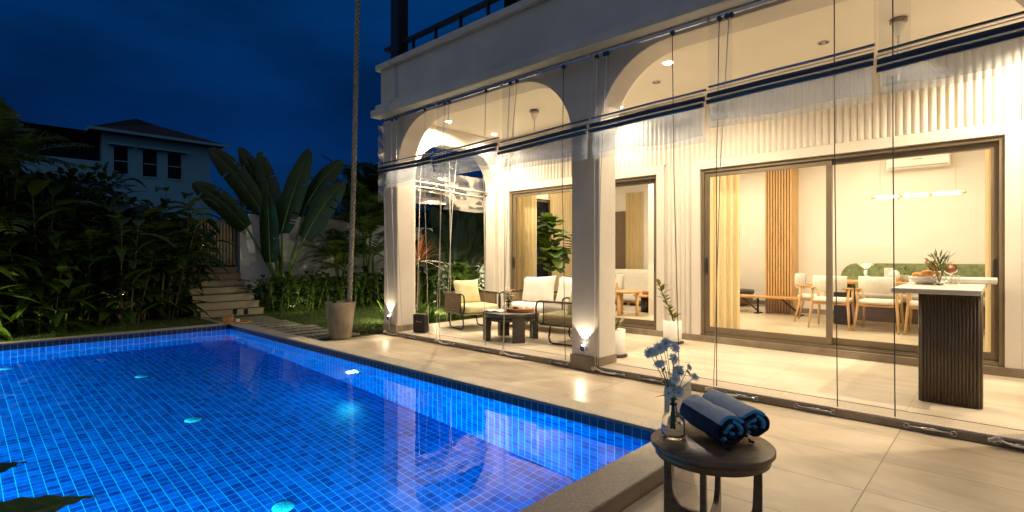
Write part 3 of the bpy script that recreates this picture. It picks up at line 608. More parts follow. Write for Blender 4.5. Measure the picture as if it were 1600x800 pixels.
spike(-9.6, 7.6, 170, 'spike light in the side garden planting', (-12.0, 9.5, 1.6), spot=140)
spike(-10.6, 11.2, 130, 'spike light in the side garden behind the shrubs', (-11.8, 12.8, 1.8), spot=140)
spike(-13.15, 5.75, 14, 'spike light hidden among the stalks of the big paddle-leaved plant', (-13.7, 5.9, 1.5))
spike(-9.2, 5.9, 45, 'spike light on the lawn beyond the far arch column', (-12.4, 7.6, .6), spot=140)

# ---------------- clear roll-up blinds ----------------
def cleat_knot(mb, x, y, z, r, s=.03):
    for k in range(7):
        p = []; a0 = r.uniform(0, 6.28)
        for i in range(9):
            a = a0+i*.8; p.append((x+math.cos(a)*s*r.uniform(.4, 1.5), y-.012-abs(math.sin(a*.7))*.02, z+math.sin(a*1.3)*s*r.uniform(.2, .9)))
        mb.tube(p, .0055, 5)
def blind(x0, x1, zb, zb2, zf, label, pul, cords, dark, knots):
    """x0..x1 along the facade; zb: height of the bars; zf: height of the lower hem; pul: pulleys; cords: (x, dark?)"""
    t = thing('clear_blind', label, 'blind', ((x0+x1)/2, 4.95, 3.65), group='clear roll-up blinds along the loggia')
    r = random.Random(int(abs(x0)*100))
    def sheet(xa, xb, za, zb_, y, nm, mat, wob, nx=26, nz=10, sag=0):
        g = MB(); vs = []
        for j in range(nz+1):
            for i in range(nx+1):
                u = i/nx; v = j/nz; x = xa+(xb-xa)*u
                yy = y+wob*mnoise.noise(Vector((x*1.3, v*3, x0)))+wob*.5*mnoise.noise(Vector((x*4, v*6, 3+x0)))
                z = za+(zb_-za)*v - (sag*math.sin(math.pi*u*2.5+x0)+sag*.6*mnoise.noise(Vector((x*3, 0, 5))))*(v)
                vs.append((x, yy, z))
        fs = [(j*(nx+1)+i, j*(nx+1)+i+1, (j+1)*(nx+1)+i+1, (j+1)*(nx+1)+i) for j in range(nz) for i in range(nx)]
        g.add(vs, fs, 0, True); g.norecalc = True; return g.build(nm, mat, t, world=True)
    zm = (zb+zb2)/2
    sheet(x0, x1, 3.62, zm-.05, 4.965, 'upper_sheet', 'pvc', .008)
    sheet(x0-.03, x0+.2, 3.61, zf+.02, 4.975, 'overlap_strip', 'pvc_strip', .004, nx=4)
    sheet(x0+.01, x1-.01, zm+.0, zf, 4.93, 'folded_sheet', 'pvc_fold', .03, sag=.006)
    sheet(x0+.03, x1-.02, zm+.0, zf+.05, 4.895, 'folded_sheet', 'pvc_fold', .03, sag=.012)
    g = MB(); g.box((x0, 4.955, 3.61), (x1, 4.975, 3.64)); g.build('track', 'chrome', t, world=True)
    def bar(za, zb_, h, y):
        g = MB(); N = 14; vs = []
        for i in range(N+1):
            u = i/N; x = x0+(x1-x0)*u; z = za+(zb_-za)*u+.002*math.sin(u*9+x0)
            vs += [(x, y-.012, z-h/2), (x, y-.018, z+h*.1), (x, y-.01, z+h/2), (x, y+.012, z+h/2), (x, y+.012, z-h/2)]
        fs = [(i*5+k, i*5+(k+1) % 5, (i+1)*5+(k+1) % 5, (i+1)*5+k) for i in range(N) for k in range(5)]+[(0, 1, 2, 3, 4), tuple(N*5+k for k in (4, 3, 2, 1, 0))]
        g.add(vs, fs); g.build('hem_bar', 'bar', t, world=True)
    bar(zb+.105, zb2+.105, .018, 4.93); bar(zb+.012, zb2+.012, .05, 4.9); bar(zb-.05, zb2-.05, .04, 4.88)
    g = MB(); g.tube([(x0, 4.868, zb+.052), (x1, 4.868, zb2+.052)], .005, 6); g.tube([(x0, 4.86, zb-.022), (x1, 4.86, zb2-.022)], .004, 6); g.build('bar_highlight', 'white_gloss', t, world=True)  # thin white tubes stand in for the highlights along the bars
    for x in pul:
        g = MB(); Mx = Matrix.Translation((x, 4.93, 3.585)) @ Matrix.Rotation(R(90), 4, 'X'); g.cyl((0, 0, -.012), .024, .024, 18, M=Mx); g.box((x-.006, 4.925, 3.59), (x+.006, 4.945, 3.615)); g.build('pulley', 'bar', t, world=True)
    for cx, dk, sl in cords:
        g = MB(); g.tube([(cx, 4.925, 3.57), (cx+sl*.45, 4.93+.01, 2.2), (cx+sl, 5.04, .1)], .0045, 5); g.build('cord', 'cord_d' if dk else 'cord_w', t, world=True)
    for kx in knots:
        g = MB(); cleat_knot(g, kx, 5.06, .06, r)
        g.tube([(kx, 5.055, .06), (kx+.09, 5.05, .035), (kx+.2, 5.055, .03), (kx+.26, 5.06, .035)], .008, 6); g.build('cord_tie', 'cord_w', t, world=True)
blind(-7.66, -6.26, 2.80, 2.80, 2.48, 'far-left clear blind rolled up in front of the far arch column', (-7.35, -7.22, -6.46), ((-7.35, 0, -.03), (-7.6, 0, 0.02), (-7.22, 0, 0), (-6.46, 0, -.05)), 0, (-7.72,))
blind(-6.22, -4.88, 2.78, 2.81, 2.52, 'clear blind rolled up in front of the left half of the first arch', (-5.99, -5.88, -5.12), ((-5.99, 0, -.26), (-5.88, 0, -.45), (-5.12, 0, -.13)), 0, (-6.32,))
blind(-4.84, -3.44, 2.74, 2.80, 2.46, 'clear blind rolled up in front of the right half of the first arch', (-4.67, -4.55, -3.80), ((-4.67, 0, -.22), (-4.55, 0, -.36), (-3.8, 1, -.06)), 0, (-4.92,))
blind(-3.40, -2.09, 2.80, 2.84, 2.44, 'clear blind rolled up just right of the middle arch column', (-3.33, -3.23, -3.19, -2.43), ((-3.33, 0, -.1), (-3.2, 0, -.2), (-2.43, 1, 0.02)), 0, (-3.44,))
blind(-2.06, -.745, 2.86, 2.9, 2.56, 'clear blind rolled up over the left half of the big sliding door', (-1.96, -1.89, -1.85), ((-1.96, 1, -.07), (-1.87, 0, -.19), (-1.02, 1, 0.0)), 0, (-2.1,))
blind(-.725, .75, 2.84, 2.93, 2.6, 'clear blind rolled up over the bar counter at the right edge', (-.62, -.55, .6), ((-.63, 1, 0), (.55, 1, 0)), 0, (-.05,))
# hooks along the platform edge
def hook(x, lab):
    t = thing('tie_rod', lab, 'turnbuckle', (x, 5.08, .04), group='turnbuckles along the platform edge')
    g = MB(); g.tube([(-.14, -.01, 0), (.14, -.01, -.0)], .006, 6)
    for s in (-1, 1): g.tube([(s*.14+.018*math.cos(a), -.012+.0*a, .018*math.sin(a)) for a in [k*.7 for k in range(10)]], .004, 5)
    g.build('rod', 'chrome', t); g = MB(); g.tube([(-.05, -.01, 0), (.05, -.01, 0)], .011, 8); g.build('sleeve', 'chrome', t)
for i, x in enumerate((-7.55, -7.05, -6.1, -5.35, -4.7, -3.98, -3.22, -2.75, -1.82, -1.2, -.42, .1)): hook(x, ORD[i] + ' small metal turnbuckle from the left along the loggia step edge')
# side blind in the left arch
t = thing('side_blind', 'crumpled clear blind tied up in the left side arch', 'blind', (-7.9, 6.5, 2.5))
for (a, b_, zt, zb_, nm) in ((5.46, 6.5, 3.5, 2.32, 'sheet'), (6.45, 7.56, 3.5, 2.24, 'sheet')):
    g = MB(); nx, nz = 26, 16; vs = []
    for j in range(nz+1):
        for i in range(nx+1):
            u = i/nx; v = j/nz; y = a+(b_-a)*u; z = zt-.56+(zb_-zt+.56)*v
            w = .03+.03*v; vs.append((-7.86+w*mnoise.noise(Vector((y*2.5, v*7, a)))+w*.25*mnoise.noise(Vector((y*7, v*14, a+4))), y, z+.008*math.sin(y*5)*v))
    g.add(vs, [(j*(nx+1)+i, j*(nx+1)+i+1, (j+1)*(nx+1)+i+1, (j+1)*(nx+1)+i) for j in range(nz) for i in range(nx)], 0, True); g.norecalc = True; g.build(nm, 'pvc_side', t, world=True)
g = MB(); g.tube([(-7.84, 5.46, 2.72), (-7.8, 6.2, 2.7), (-7.8, 6.9, 2.67), (-7.84, 7.56, 2.66)], .014, 8); g.tube([(-7.84, 5.46, 2.62), (-7.8, 6.2, 2.61), (-7.8, 6.9, 2.56), (-7.84, 7.56, 2.56)], .014, 8); g.build('hem_bar', 'white_gloss', t, world=True)
g = MB(); g.cyl((-7.78, 7.5, 2.6), .03, .06, 10); g.cyl((-7.78, 6.2, 2.65), .025, .05, 10); g.build('cleat', 'bronze', t, world=True)
for (y, dy) in ((5.9, -.15), (6.55, .0), (6.75, -.3), (7.45, .03)):
    g = MB(); g.tube([(-7.83, y, 3.35), (-7.8, y+dy*.5, 2.2), (-7.78, y+dy, .1)], .006, 5); g.build('cord', 'cord_w', t, world=True)
# curtain edge fluttering outside the far column
g = MB(); vs = []
for j in range(31):
    for i in range(5):
        z = 3.6-j*.044; vs.append((-7.86-.02*i*(1+.8*math.sin(j*.6))-.03*abs(mnoise.noise(Vector((j*.5, i, 2)))), 5.0+.05*i+.03*mnoise.noise(Vector((j*.7, i*2, 7))), z))
g.add(vs, [(j*5+i, j*5+i+1, (j+1)*5+i+1, (j+1)*5+i) for j in range(30) for i in range(4)], 0, True); g.norecalc = True
tag(g.build('blind_edge', 'pvc_side'), 'rumpled clear plastic edge hanging outside the far arch column', 'blind')
# ceiling fan mounts
for x, lab in ((-5.58, 'white ceiling fan rod and cone in the first arch'), (-.78, 'white ceiling fan rod and cone above the bar counter')):
    t = thing('ceiling_fan_mount', lab, 'fan mount', (x, 6.46, ZC))
    g = MB(); g.lathe([(.001, 0), (.075, 0), (.075, -.035), (.001, -.035)], 24); g.build('plate', 'bronze', t)
    g = MB(); g.lathe([(.001, -.0355), (.062, -.0355), (.055, -.08), (.02, -.17), (.001, -.17)], 24); g.build('canopy', 'white_gloss', t)
    g = MB(); g.cyl((0, 0, -.62), .009, .45, 8); g.build('rod', 'white_gloss', t)
# ---------------- plants: leaf tools ----------------
DN = Vector((0, 0, -1))
def leaf(mb, base, d, L, Wd, droop=.3, cup=.12, n=6, mat=0, prof=None, up=None, tear=0, r=rnd):
    d = Vector(d).normalized(); base = Vector(base); pts = []
    for i in range(n+1):
        t = i/n; pts.append(base+d*L*t+DN*droop*L*t*t)
    vs = []; fs = []
    for i in range(n+1):
        t = i/n; tg = (pts[min(i+1, n)]-pts[max(i-1, 0)]).normalized()
        sd = tg.cross(up or Vector((0, 0, 1)))
        if sd.length < .05: sd = Vector((math.cos(L*50), math.sin(L*50), 0))
        sd.normalize(); nm = sd.cross(tg)
        w = Wd/2*(prof(t) if prof else max(0.02, math.sin(math.pi*min(1, t**.75))))
        vs += [pts[i]+sd*w-nm*cup*w*-1, pts[i], pts[i]-sd*w+nm*cup*w]
    for i in range(n):
        a = i*3; b_ = a+3; fs += [(a, a+1, b_+1, b_), (a+1, a+2, b_+2, b_+1)]
    mb.add(vs, fs, mat, True)
def paddle(mb, p0, p1, Wd, bend, mat=0, r=rnd, tears=5, facing=None):
    """large torn banana-type blade from p0 to p1; bend = sideways sag vector"""
    p0 = Vector(p0); p1 = Vector(p1); n = 64; L = (p1-p0).length
    pts = [p0.lerp(p1, i/n)+Vector(bend)*math.sin(math.pi*i/n)*1.0 for i in range(n+1)]
    fa = facing or Vector((.68, -.73, 0))
    cuts = [[r.uniform(.1, .95) for _ in range(max(1, tears-3*s))] for s in (0, 1)]
    for s in (0, 1):
        sg = 1 if s == 0 else -1; cs = sorted(cuts[s]); vs = []; fs = []
        for i in range(n+1):
            t = i/n; tg = (pts[min(i+1, n)]-pts[max(i-1, 0)]).normalized(); sd = tg.cross(fa).normalized(); nm = sd.cross(tg)
            w = Wd/2*min(1, (math.sin(math.pi*min(1, (t*.93+.07)**.8)))**.55*1.05)*(1+.015*math.sin(i*1.1+s))
            if t > .97: w *= .35
            k = sum(1 for c in cs if c < t); off = ((k*37) % 7-3)*.012*L*.3
            o = sd*sg*w; vs.append(pts[i]); vs.append(pts[i]+o*.5+nm*(.10*w+off*.5)); vs.append(pts[i]+o+tg*w*.18+nm*(-.05*w+off)+DN*w*.14)
        for i in range(n):
            t0 = i/n; t1 = (i+1)/n
            a = i*3; b_ = a+3
            fs.append((a, a+1, b_+1, b_))
            if not any(t0 < c <= t1 for c in cs): fs.append((a+1, a+2, b_+2, b_+1))
        mb.add(vs, fs, mat, True)
    return pts
def frond(mb, base, d, L, droop, n=22, ll=.4, lw=.035, mat=0, rm=1, r=rnd, vee=.5):
    d = Vector(d).normalized(); base = Vector(base); pts = [base+d*L*(i/n)+DN*droop*L*(i/n)**2 for i in range(n+1)]
    mb.tube(pts, [max(.003, .013*(1-i/n)) for i in range(n+1)], 4, rm, cap=False)
    for i in range(3, n+1):
        t = i/n; tg = (pts[i]-pts[i-1]).normalized(); sd = tg.cross(Vector((0, 0, 1)))
        if sd.length < .1: sd = Vector((1, 0, 0))
        sd.normalize(); u = sd.cross(tg); l_ = ll*math.sin(math.pi*min(1, .18+t*.78))*r.uniform(.85, 1.1)
        for s in (-1, 1):
            dd = (sd*s+tg*.75+u*vee*r.uniform(.4, 1)).normalized()
            leaf(mb, pts[i], dd, l_, lw, .35, .2, 3, mat, up=u)
def shrub_heliconia(seed, H_=2.2, ns=9, spread=.5, ll=.75, lw=.2, leafm='leaf_dark'):
    r = random.Random(seed); g = MB(); s = MB()
    for i in range(ns):
        a = r.uniform(0, 6.28); rr = spread*r.uniform(.1, 1)**.7; b = Vector((math.cos(a)*rr, math.sin(a)*rr, 0)); h = H_*r.uniform(.55, 1)
        lean = Vector((math.cos(a), math.sin(a), 0))*r.uniform(.05, .3)
        top = b+lean*h+Vector((0, 0, h)); pts = [b, b.lerp(top, .5)+Vector((0, 0, .05*h)), top]
        s.tube(pts, [.016, .012, .006], 5, 0, cap=False)
        for k in range(10):
            t = .1+.9*k/9; p = b.lerp(top, t)+Vector((0, 0, .05*h*4*t*(1-t))); an = a+k*2.4+r.uniform(-.5, .5); el = r.uniform(.15, .95)
            d = Vector((math.cos(an)*math.cos(el), math.sin(an)*math.cos(el), math.sin(el)))
            leaf(g, p, d, ll*r.uniform(.7, 1.2), lw*r.uniform(.8, 1.2), r.uniform(.3, .75), .25, 6, r=r)
    return g, s
def shrub_palm(seed, H_=2.6, nf=13, ll=.45, stems=4):
    r = random.Random(seed); g = MB(); s = MB()
    for j in range(stems):
        a = r.uniform(0, 6.28); b = Vector((math.cos(a)*.25*r.random(), math.sin(a)*.25*r.random(), 0)); h = H_*r.uniform(.3, .62)
        top = b+Vector((r.uniform(-.2, .2), r.uniform(-.2, .2), h)); s.tube([b, top], [.035, .025], 6, 0)
        for i in range(nf//2+2):
            an = i*2.4+r.random(); el = r.uniform(.35, 1.3); d = Vector((math.cos(an)*math.cos(el), math.sin(an)*math.cos(el), math.sin(el)))
            frond(g, top, d, H_*r.uniform(.42, .62), r.uniform(.25, .55), 22, ll, .05, 0, 1, r)
    return g, s
def shrub_strap(seed, n=26, L=.7, w=.05, leafm=0, el0=.3, el1=1.3, dr=.6):
    r = random.Random(seed); g = MB()
    for i in range(n):
        an = i*2.4+r.uniform(-.3, .3); el = r.uniform(el0, el1); d = Vector((math.cos(an)*math.cos(el), math.sin(an)*math.cos(el), math.sin(el)))
        leaf(g, (d.x*.03, d.y*.03, .02), d, L*r.uniform(.7, 1.15), w, r.uniform(.3, 1)*dr, .3, 6, leafm, prof=lambda t: max(.03, (1-t)**.6*min(1, .5+t*3)), r=r)
    return g
def plant(name, label, cat, loc, parts, rz=0, sc=1, group=None):
    t = thing(name, label, cat, loc, rz, group); t.scale = (sc, sc, sc)
    for nm, mb, mats in parts:
        mb.norecalc = True; mb.build(nm, mats, t)
    return t
# hedge on the left: broad-leaved shrubs in the back bed
protos = []
for s_, (h, ns, sp, ll, lw) in enumerate(((2.75, 14, .5, .85, .24), (2.3, 14, .55, .72, .25), (3.05, 13, .45, .95, .22))):
    g, s = shrub_heliconia(100+s_, h, ns, sp, ll, lw); protos.append((g, s))
pr = []
HL = 'dark broad-leaved shrub massed in the bed behind the far pool edge'
hp = [(-13.2, -1.2), (-12.9, -.2), (-13.3, .55), (-13.0, 1.15), (-13.9, 1.0), (-13.9, 2.9), (-13.15, 2.95), (-14.2, .2), (-14.2, 3.3), (-13.6, 2.0), (-12.9, 2.3), (-14.0, -.8), (-13.4, 3.35), (-14.35, 1.6), (-14.35, 2.5), (-13.6, .6), (-13.0, 1.75), (-14.4, .75), (-13.7, 2.55)]
ORD += ['seventeenth', 'eighteenth', 'nineteenth', 'twentieth']
rank = sorted(range(len(hp)), key=lambda i: hp[i][1])
for i, (x, y) in enumerate(hp):
    k = i % 3; lab_ = HL = ORD[rank.index(i)] + ' dark broad-leaved shrub from the left in the bed behind the pool'
    if i < 3:
        t = plant('broad_leaf_shrub', HL, 'shrub', (x, y, 0), [('foliage', protos[k][0], 'leaf_dark'), ('stems', protos[k][1], 'bark')], group='broad-leaved shrubs behind the pool'); pr.append(t); t.rotation_euler[2] = i*1.3
    else: dup(pr[k], (x, y, 0), i*1.7, scale=rnd.uniform(.8, 1.08), label=lab_)
# bright near leaves on the left edge
g, s = shrub_heliconia(77, 1.75, 11, .45, .95, .27)
plant('ginger_plant', 'lamp-lit ginger plant with long bright leaves at the left edge', 'plant', (-11.95, .1, 0), [('foliage', g, 'leaf_bright'), ('stems', s, 'stem')], sc=.95)
g, s = shrub_heliconia(78, 1.5, 11, .5, .8, .24)
plant('ginger_plant', 'second lit ginger plant just right of the brightest one, lower and darker', 'plant', (-12.45, .95, 0), [('foliage', g, 'leaf'), ('stems', s, 'stem')])
# areca palms
pg = shrub_palm(5, 3.6, 14, .55, 4); pg2 = shrub_palm(6, 2.9, 12, .5, 4)
A = plant('areca_palm', 'tall feathery palm rising above the hedge at the left edge', 'palm', (-13.5, .25, 0), [('fronds', pg[0], ['leaf_dark', 'stem']), ('stems', pg[1], 'stem')], sc=1.3)
B_ = plant('areca_palm', 'feathery palm in the hedge in front of the neighbour house', 'palm', (-13.6, 2.75, 0), [('fronds', pg2[0], ['leaf_dark', 'stem']), ('stems', pg2[1], 'stem')], sc=1.0)
dup(A, (-13.9, -1.1, 0), 2, 'feathery palm at the far left end of the hedge', 1.15)
for x, y, sc, lab in ((-13.2, 7.3, .95, 'feathery palm just right of the big paddle-leaved plant'), (-13.5, 8.3, 1.1, 'tall feathery palm against the boundary wall behind the hanging rope'), (-12.8, 9.3, .85, 'feathery palm left of the far arch column'), (-12.4, 12.8, 1.0, 'feathery palm seen through the side arch, at the boundary wall'), (-11.2, 11.6, .7, 'low feathery palm behind the lounge chair'), (-9.9, 8.7, .6, 'small bright feathery palm between the copper plant and the lounge chair'), (-9.7, 10.1, .66, 'feathery palm right behind the back of the lounge chair')):
    dup(B_ if sc < 1 else A, (x, y, 0), x*3+y, lab, sc*.9)
for x, y, sc, lab in ((-12.75, 1.55, .8, 'short feathery palm in the middle of the hedge'), (-13.1, 3.1, .8, 'short feathery palm at the right end of the hedge by the steps')):
    dup(B_, (x, y, 0), x*5, lab, sc)
for x, y, sc, lab in ((-19.5, 11.5, 1.5, 'dark palm crown beyond the wall, left of the rope'), (-19, 13.2, 1.7, 'dark palm crown beyond the wall, right behind the rope'), (-18.5, 15.2, 1.45, 'dark palm crown beyond the wall beside the far column'), (-21, 9.5, 1.1, 'dark palm crown beyond the wall, behind the torn paddle leaves')):
    t = dup(A, (x, y, .2), x+y, lab, sc)
def bush(mb, c, rad, n, L, Wd, r):
    for i in range(n):
        d = Vector((r.gauss(0, 1), r.gauss(0, 1), r.gauss(0, .8))).normalized(); q = r.random()**.35
        p = Vector(c)+Vector((d.x*rad[0], d.y*rad[1], d.z*rad[2]))*q
        leaf(mb, p, d+Vector((r.uniform(-.5, .5), r.uniform(-.5, .5), r.uniform(-.2, .6))), L*r.uniform(.7, 1.3), Wd, .4, .2, 3, r=r)
r = random.Random(3)
for i, (x, y, h, w) in enumerate(((-22, 13.5, 4.6, 2.6), (-20.5, 17.5, 4.4, 2.6), (-24, 9.8, 4.0, 2.2), (-15.9, .0, 4.1, 1.5), (-16.3, 1.9, 3.3, 1.3))):
    t = thing('tree', ('dark leafy tree beyond the wall between the rope and the paddle leaves', 'dark leafy tree beyond the wall by the far column', 'low dark tree beside the neighbour house', 'dense dark tree at the left edge rising over the hedge', 'round dark tree behind the hedge below the neighbour verandah')[i], 'tree', (x, y, 0))
    g = MB(); g.tube([(0, 0, 0), (.1, 0, h*.5), (0, .1, h*.8)], [.2, .13, .05], 8)
    for k in range(6): a = k*1.05; g.tube([(.05, 0, h*.4), (math.cos(a)*w*.6, math.sin(a)*w*.6, h*.85)], [.08, .02], 6)
    g.build('trunk', 'bark', t)
    g = MB()
    for k in range(9):
        a = k*2.4; q = w*.62*math.sqrt(k/9); bush(g, (math.cos(a)*q, math.sin(a)*q, h*(.62+.3*r.random())), (w*.4, w*.4, h*.17), 190, .3, .14, r)
    g.norecalc = True; g.build('crown', 'leaf_dark', t)
# the big paddle-leaved plant
def travellers(name, label, loc, blades, mid, sc=1, mat='leaf_banana', rz=None, fac=None):
    """blades: (lateral tip, z tip, lateral blade base, z blade base, depth, width) in the plant's own fan plane"""
    t = thing(name, label, 'plant', loc, rz if rz is not None else R(43.25)); t.scale = (sc,)*3
    rr = random.Random(11); g = MB()
    for (lt, zt, lb, zb, dp, wd) in blades:
        pm = Vector((lb, dp*.6, zb)); pe = Vector((lt, dp, zt)); st_ = MB()
        b0 = Vector((lb*.06, 0, 0)); b1 = Vector((lb*.32, dp*.2, zb*.45))
        st_.tube([b0, b1, pm], [.06, .035, .022], 6); st_.build('petiole', 'stem', t)
        g = MB(); g.norecalc = True
        bend = Vector((0, 0, .12*(abs(lt-lb)))) ; pts = paddle(g, pm, pe, wd, bend, 0, rr, 4, Vector((0.1*lt, -1, .25)))
        g.tube(pts, [.02*(1-i/(len(pts)))+.003 for i in range(len(pts))], 4, 1, cap=False)
        g.build('leaf', [mat, 'stem'], t)
    g = shrub_strap(9, 10, 1.2, .3, 0, .7, 1.3, .3); g.norecalc = True; g.build('young_leaf', mat, t)
    return t
K = .0164
def px(x, y): return ((x-442)*K, 1.36+(399-y)*K)
bl = []
for (tx, ty, bx, by, dp, wd) in ((325, 228, 405, 326, -.1, .6), (310, 287, 390, 356, -.4, .58), (361, 222, 418, 334, .3, .54), (402, 232, 432, 366, .0, .62), (487, 231, 441, 362, -.2, .6), (531, 245, 474, 318, .2, .52), (545, 284, 478, 372, -.3, .58), (430, 300, 428, 410, -.5, .5)):
    a = px(tx, ty); b_ = px(bx, by); bl.append((a[0], a[1], b_[0], b_[1], dp, wd))
travellers('travellers_palm', 'big fan of torn paddle leaves standing before the pale wall by the steps', (-13.72, 5.9, 0), bl, 0)
bl2 = [(-1.1, 2.9, -.45, 1.5, 0, .6), (-.5, 3.3, -.2, 1.6, .2, .6), (.3, 3.4, .1, 1.7, -.2, .65), (1.0, 3.0, .5, 1.6, .1, .6), (1.4, 2.3, .7, 1.4, -.3, .6), (-1.4, 2.2, -.7, 1.2, .1, .5), (.8, 3.5, .3, 1.9, -.1, .6)]
travellers('travellers_palm', 'paddle-leaved plant in the side garden seen through the side arch', (-12.3, 11.0, 0), bl2, 0, 1.0)
travellers('travellers_palm', 'smaller paddle-leaved plant close behind the lounge, right of the copper plant', (-11.7, 10.0, 0), bl2, 0, .72)
# understorey
gl, sl = shrub_heliconia(31, .95, 12, .45, .42, .12)
G1 = plant('low_shrub', 'first low leafy shrub in the bed just right of the steps', 'shrub', (-12.9, 5.4, 0), [('foliage', gl, 'leaf'), ('stems', sl, 'stem')], group='low shrubs along the lawn bed')
for i, (x, y) in enumerate(((-12.6, 5.9), (-12.4, 6.6), (-12.5, 7.2), (-12.1, 7.8), (-12.3, 8.5), (-12.0, 9.1), (-11.6, 9.8), (-11.3, 10.5), (-12.9, 6.3), (-12.9, 7.6), (-12.7, 9.9), (-13.3, 5.35))):
    dup(G1, (x, y, 0), i*2.1, scale=rnd.uniform(.8, 1.15), label=ORD[i+1] + ' low leafy shrub along the bed right of the steps')
gs = shrub_strap(12, 30, .75, .05, 0, .4, 1.35, .7)
G2 = plant('strap_leaf_plant', 'rosette of arching strap leaves beside the loggia floor', 'plant', (-8.5, 6.6, 0), [('foliage', gs, 'leaf_bright')], group='strap-leaved rosettes beside the loggia')
for i, (x, y) in enumerate(((-8.35, 7.1), (-8.8, 7.5), (-8.6, 6.1), (-9.2, 6.9), (-8.4, 7.7), (-9.3, 8.1), (-9.0, 8.8), (-10.1, 8.9), (-8.5, 5.75))):
    dup(G2, (x, y, 0), i*1.3, scale=rnd.uniform(.75, 1.1), label=ORD[i+1] + ' rosette of arching strap leaves in the bed beside the loggia')
gs = shrub_strap(15, 34, .42, .014, 0, .2, 1.2, .9)
plant('spider_plant', 'pale grassy tuft at the foot of the far arch column', 'plant', (-8.35, 4.95, 0), [('foliage', gs, 'leaf_var')])
gs = shrub_strap(16, 26, .6, .035, 0, .4, 1.3, .5)
plant('strap_leaf_plant', 'clump of strap leaves on the lawn edge left of the far arch column', 'plant', (-9.6, 6.3, 0), [('foliage', gs, 'leaf')])
# copper cordyline
t = thing('cordyline', 'copper-leaved spiky plant on a thin bare stem in the side arch', 'plant', (-8.75, 6.5, 0))
g = MB(); g.tube([(0, 0, 0), (.03, .0, .6), (-.02, .02, 1.25)], [.022, .018, .014], 7); g.build('stem', 'bark', t)
g = shrub_strap(21, 42, .72, .035, 0, -.1, 1.5, .25); 
for v in g.v: v += Vector((-.02, .02, 1.22))
g.norecalc = True; g.build('leaves', 'leaf_copper', t)
# foreground leaf plant by the camera
t = thing('foreground_plant', 'broad ribbed leaf reaching in over the pool at the lower left corner', 'plant', (-1.3, -.55, 0))
g = MB(); g.norecalc = True
def quad_leaf(mb, c0, c1, c2, Wd, n=44, tip=.98):
    c0, c1, c2 = Vector(c0), Vector(c1), Vector(c2); vs = []; fs = []
    for i in range(n+1):
        u = i/n; p = c0*(1-u)**2+c1*2*u*(1-u)+c2*u*u; tg = ((c1-c0)*(1-u)+(c2-c1)*u).normalized(); sd = tg.cross(Vector((.25, -.35, 1))).normalized(); nm = sd.cross(tg)
        w = Wd/2*max(.01, math.sin(math.pi*min(1, (u*.97)**1.1))**.8)*(1 if u < .93 else .5)
        for k in range(-3, 4):
            q = k/3; vs.append(p+sd*w*q+nm*(abs(q)*.18*w+.0022*math.sin(i*1.9-abs(q)*2.2)))
    for i in range(n):
        for k in range(6): fs.append((i*7+k, i*7+k+1, (i+1)*7+k+1, (i+1)*7+k))
    mb.add(vs, fs, 0, True)
off = Vector((1.3, .55, 0))
quad_leaf(g, Vector((-1.08, -.25, .80))+off, Vector((-1.2, 0, .97))+off, Vector((-1.383, .213, .853))+off, .17)
g.build('leaf', 'leaf', t)
g = MB(); g.norecalc = True
quad_leaf(g, Vector((-1.45, -.3, .7))+off, Vector((-1.55, -.05, .92))+off, Vector((-1.64, .113, .885))+off, .12); g.build('leaf', 'leaf_dark', t)
g = MB(); g.tube([(0, 0, .3), (.1, .1, .6), (.22, .3, .80)], [.014, .01, .006], 6); g.tube([(0, 0, .3), (-.1, .1, .55), (-.15, .25, .7)], [.014, .01, .006], 6); g.tube([(0, 0, .28), (0, 0, .34)], .016, 6); g.build('stem', 'stem', t)
g = MB(); g.lathe([(.001, 0), (.13, 0), (.17, .3), (.15, .3), (.14, .27), (.001, .27)], 24); g.build('pot', 'white_pot', t)
# lawn blades
g = MB(); g.norecalc = True; r = random.Random(5); vs = []; fs = []
def blade(x, y):
    h = r.uniform(.02, .05); a = r.uniform(0, 6.28); k = len(vs); w = .004
    vs.extend([(x-w*math.cos(a), y-w*math.sin(a), 0), (x+w*math.cos(a), y+w*math.sin(a), 0), (x+r.uniform(-.02, .02), y+r.uniform(-.02, .02), h)]); fs.append((k, k+1, k+2))
for i in range(16000):
    x = r.uniform(-12.9, -10.65); y = r.uniform(-.2, 3.6); blade(x, y)
for i in range(52000):
    x = r.uniform(-13.2, -8.0); y = r.uniform(3.72, 8.5)
    if -12.1 < x < -8.05 and 3.74 < y < 4.78 and ((x+12.05) % .375) < .235: continue
    if x < -12.5 and y < 4.95: continue
    blade(x, y)
g.add(vs, fs); tag(g.build('lawn_grass', 'grass'), kind='stuff')
# ---------------- rope and planter ----------------
t = thing('concrete_planter', 'tall tapered concrete pot at the end of the stepping stones', 'planter', (-7.93, 4.33, 0.0))
g = MB(); g.lathe([(.001, 0.004), (.165, 0.004), (.175, .03), (.24, .57), (.24, .6), (.215, .6), (.2, .54), (.001, .54)], 40); g.build('pot', 'concrete', t)
g = MB(); g.lathe([(.001, .545), (.2, .545)], 24); g.build('soil', 'soil', t)
g = shrub_strap(2, 7, .16, .04, 0, .6, 1.3); 
for v in g.v: v += Vector((-.08, -.05, .55))
g.norecalc = True; g.build('seedling', 'leaf', t)
g = MB(); A0 = Vector((-7.82, 4.43, .55)); A1 = Vector((-7.645, 4.595, 8.6))
for ph in (0, 2.09, 4.19):
    pts = []; n = 420
    for i in range(n+1):
        u = i/n; p = A0.lerp(A1, u)+Vector((.02*math.sin(u*7), 0, 0)); a = u*230+ph
        pts.append(p+Vector((math.cos(a), math.sin(a), 0))*.023)
    g.tube(pts, .021, 6)
o = g.build('hanging_rope', 'rope'); tag(o, 'thick twisted rope hanging from above into the concrete pot', 'rope')
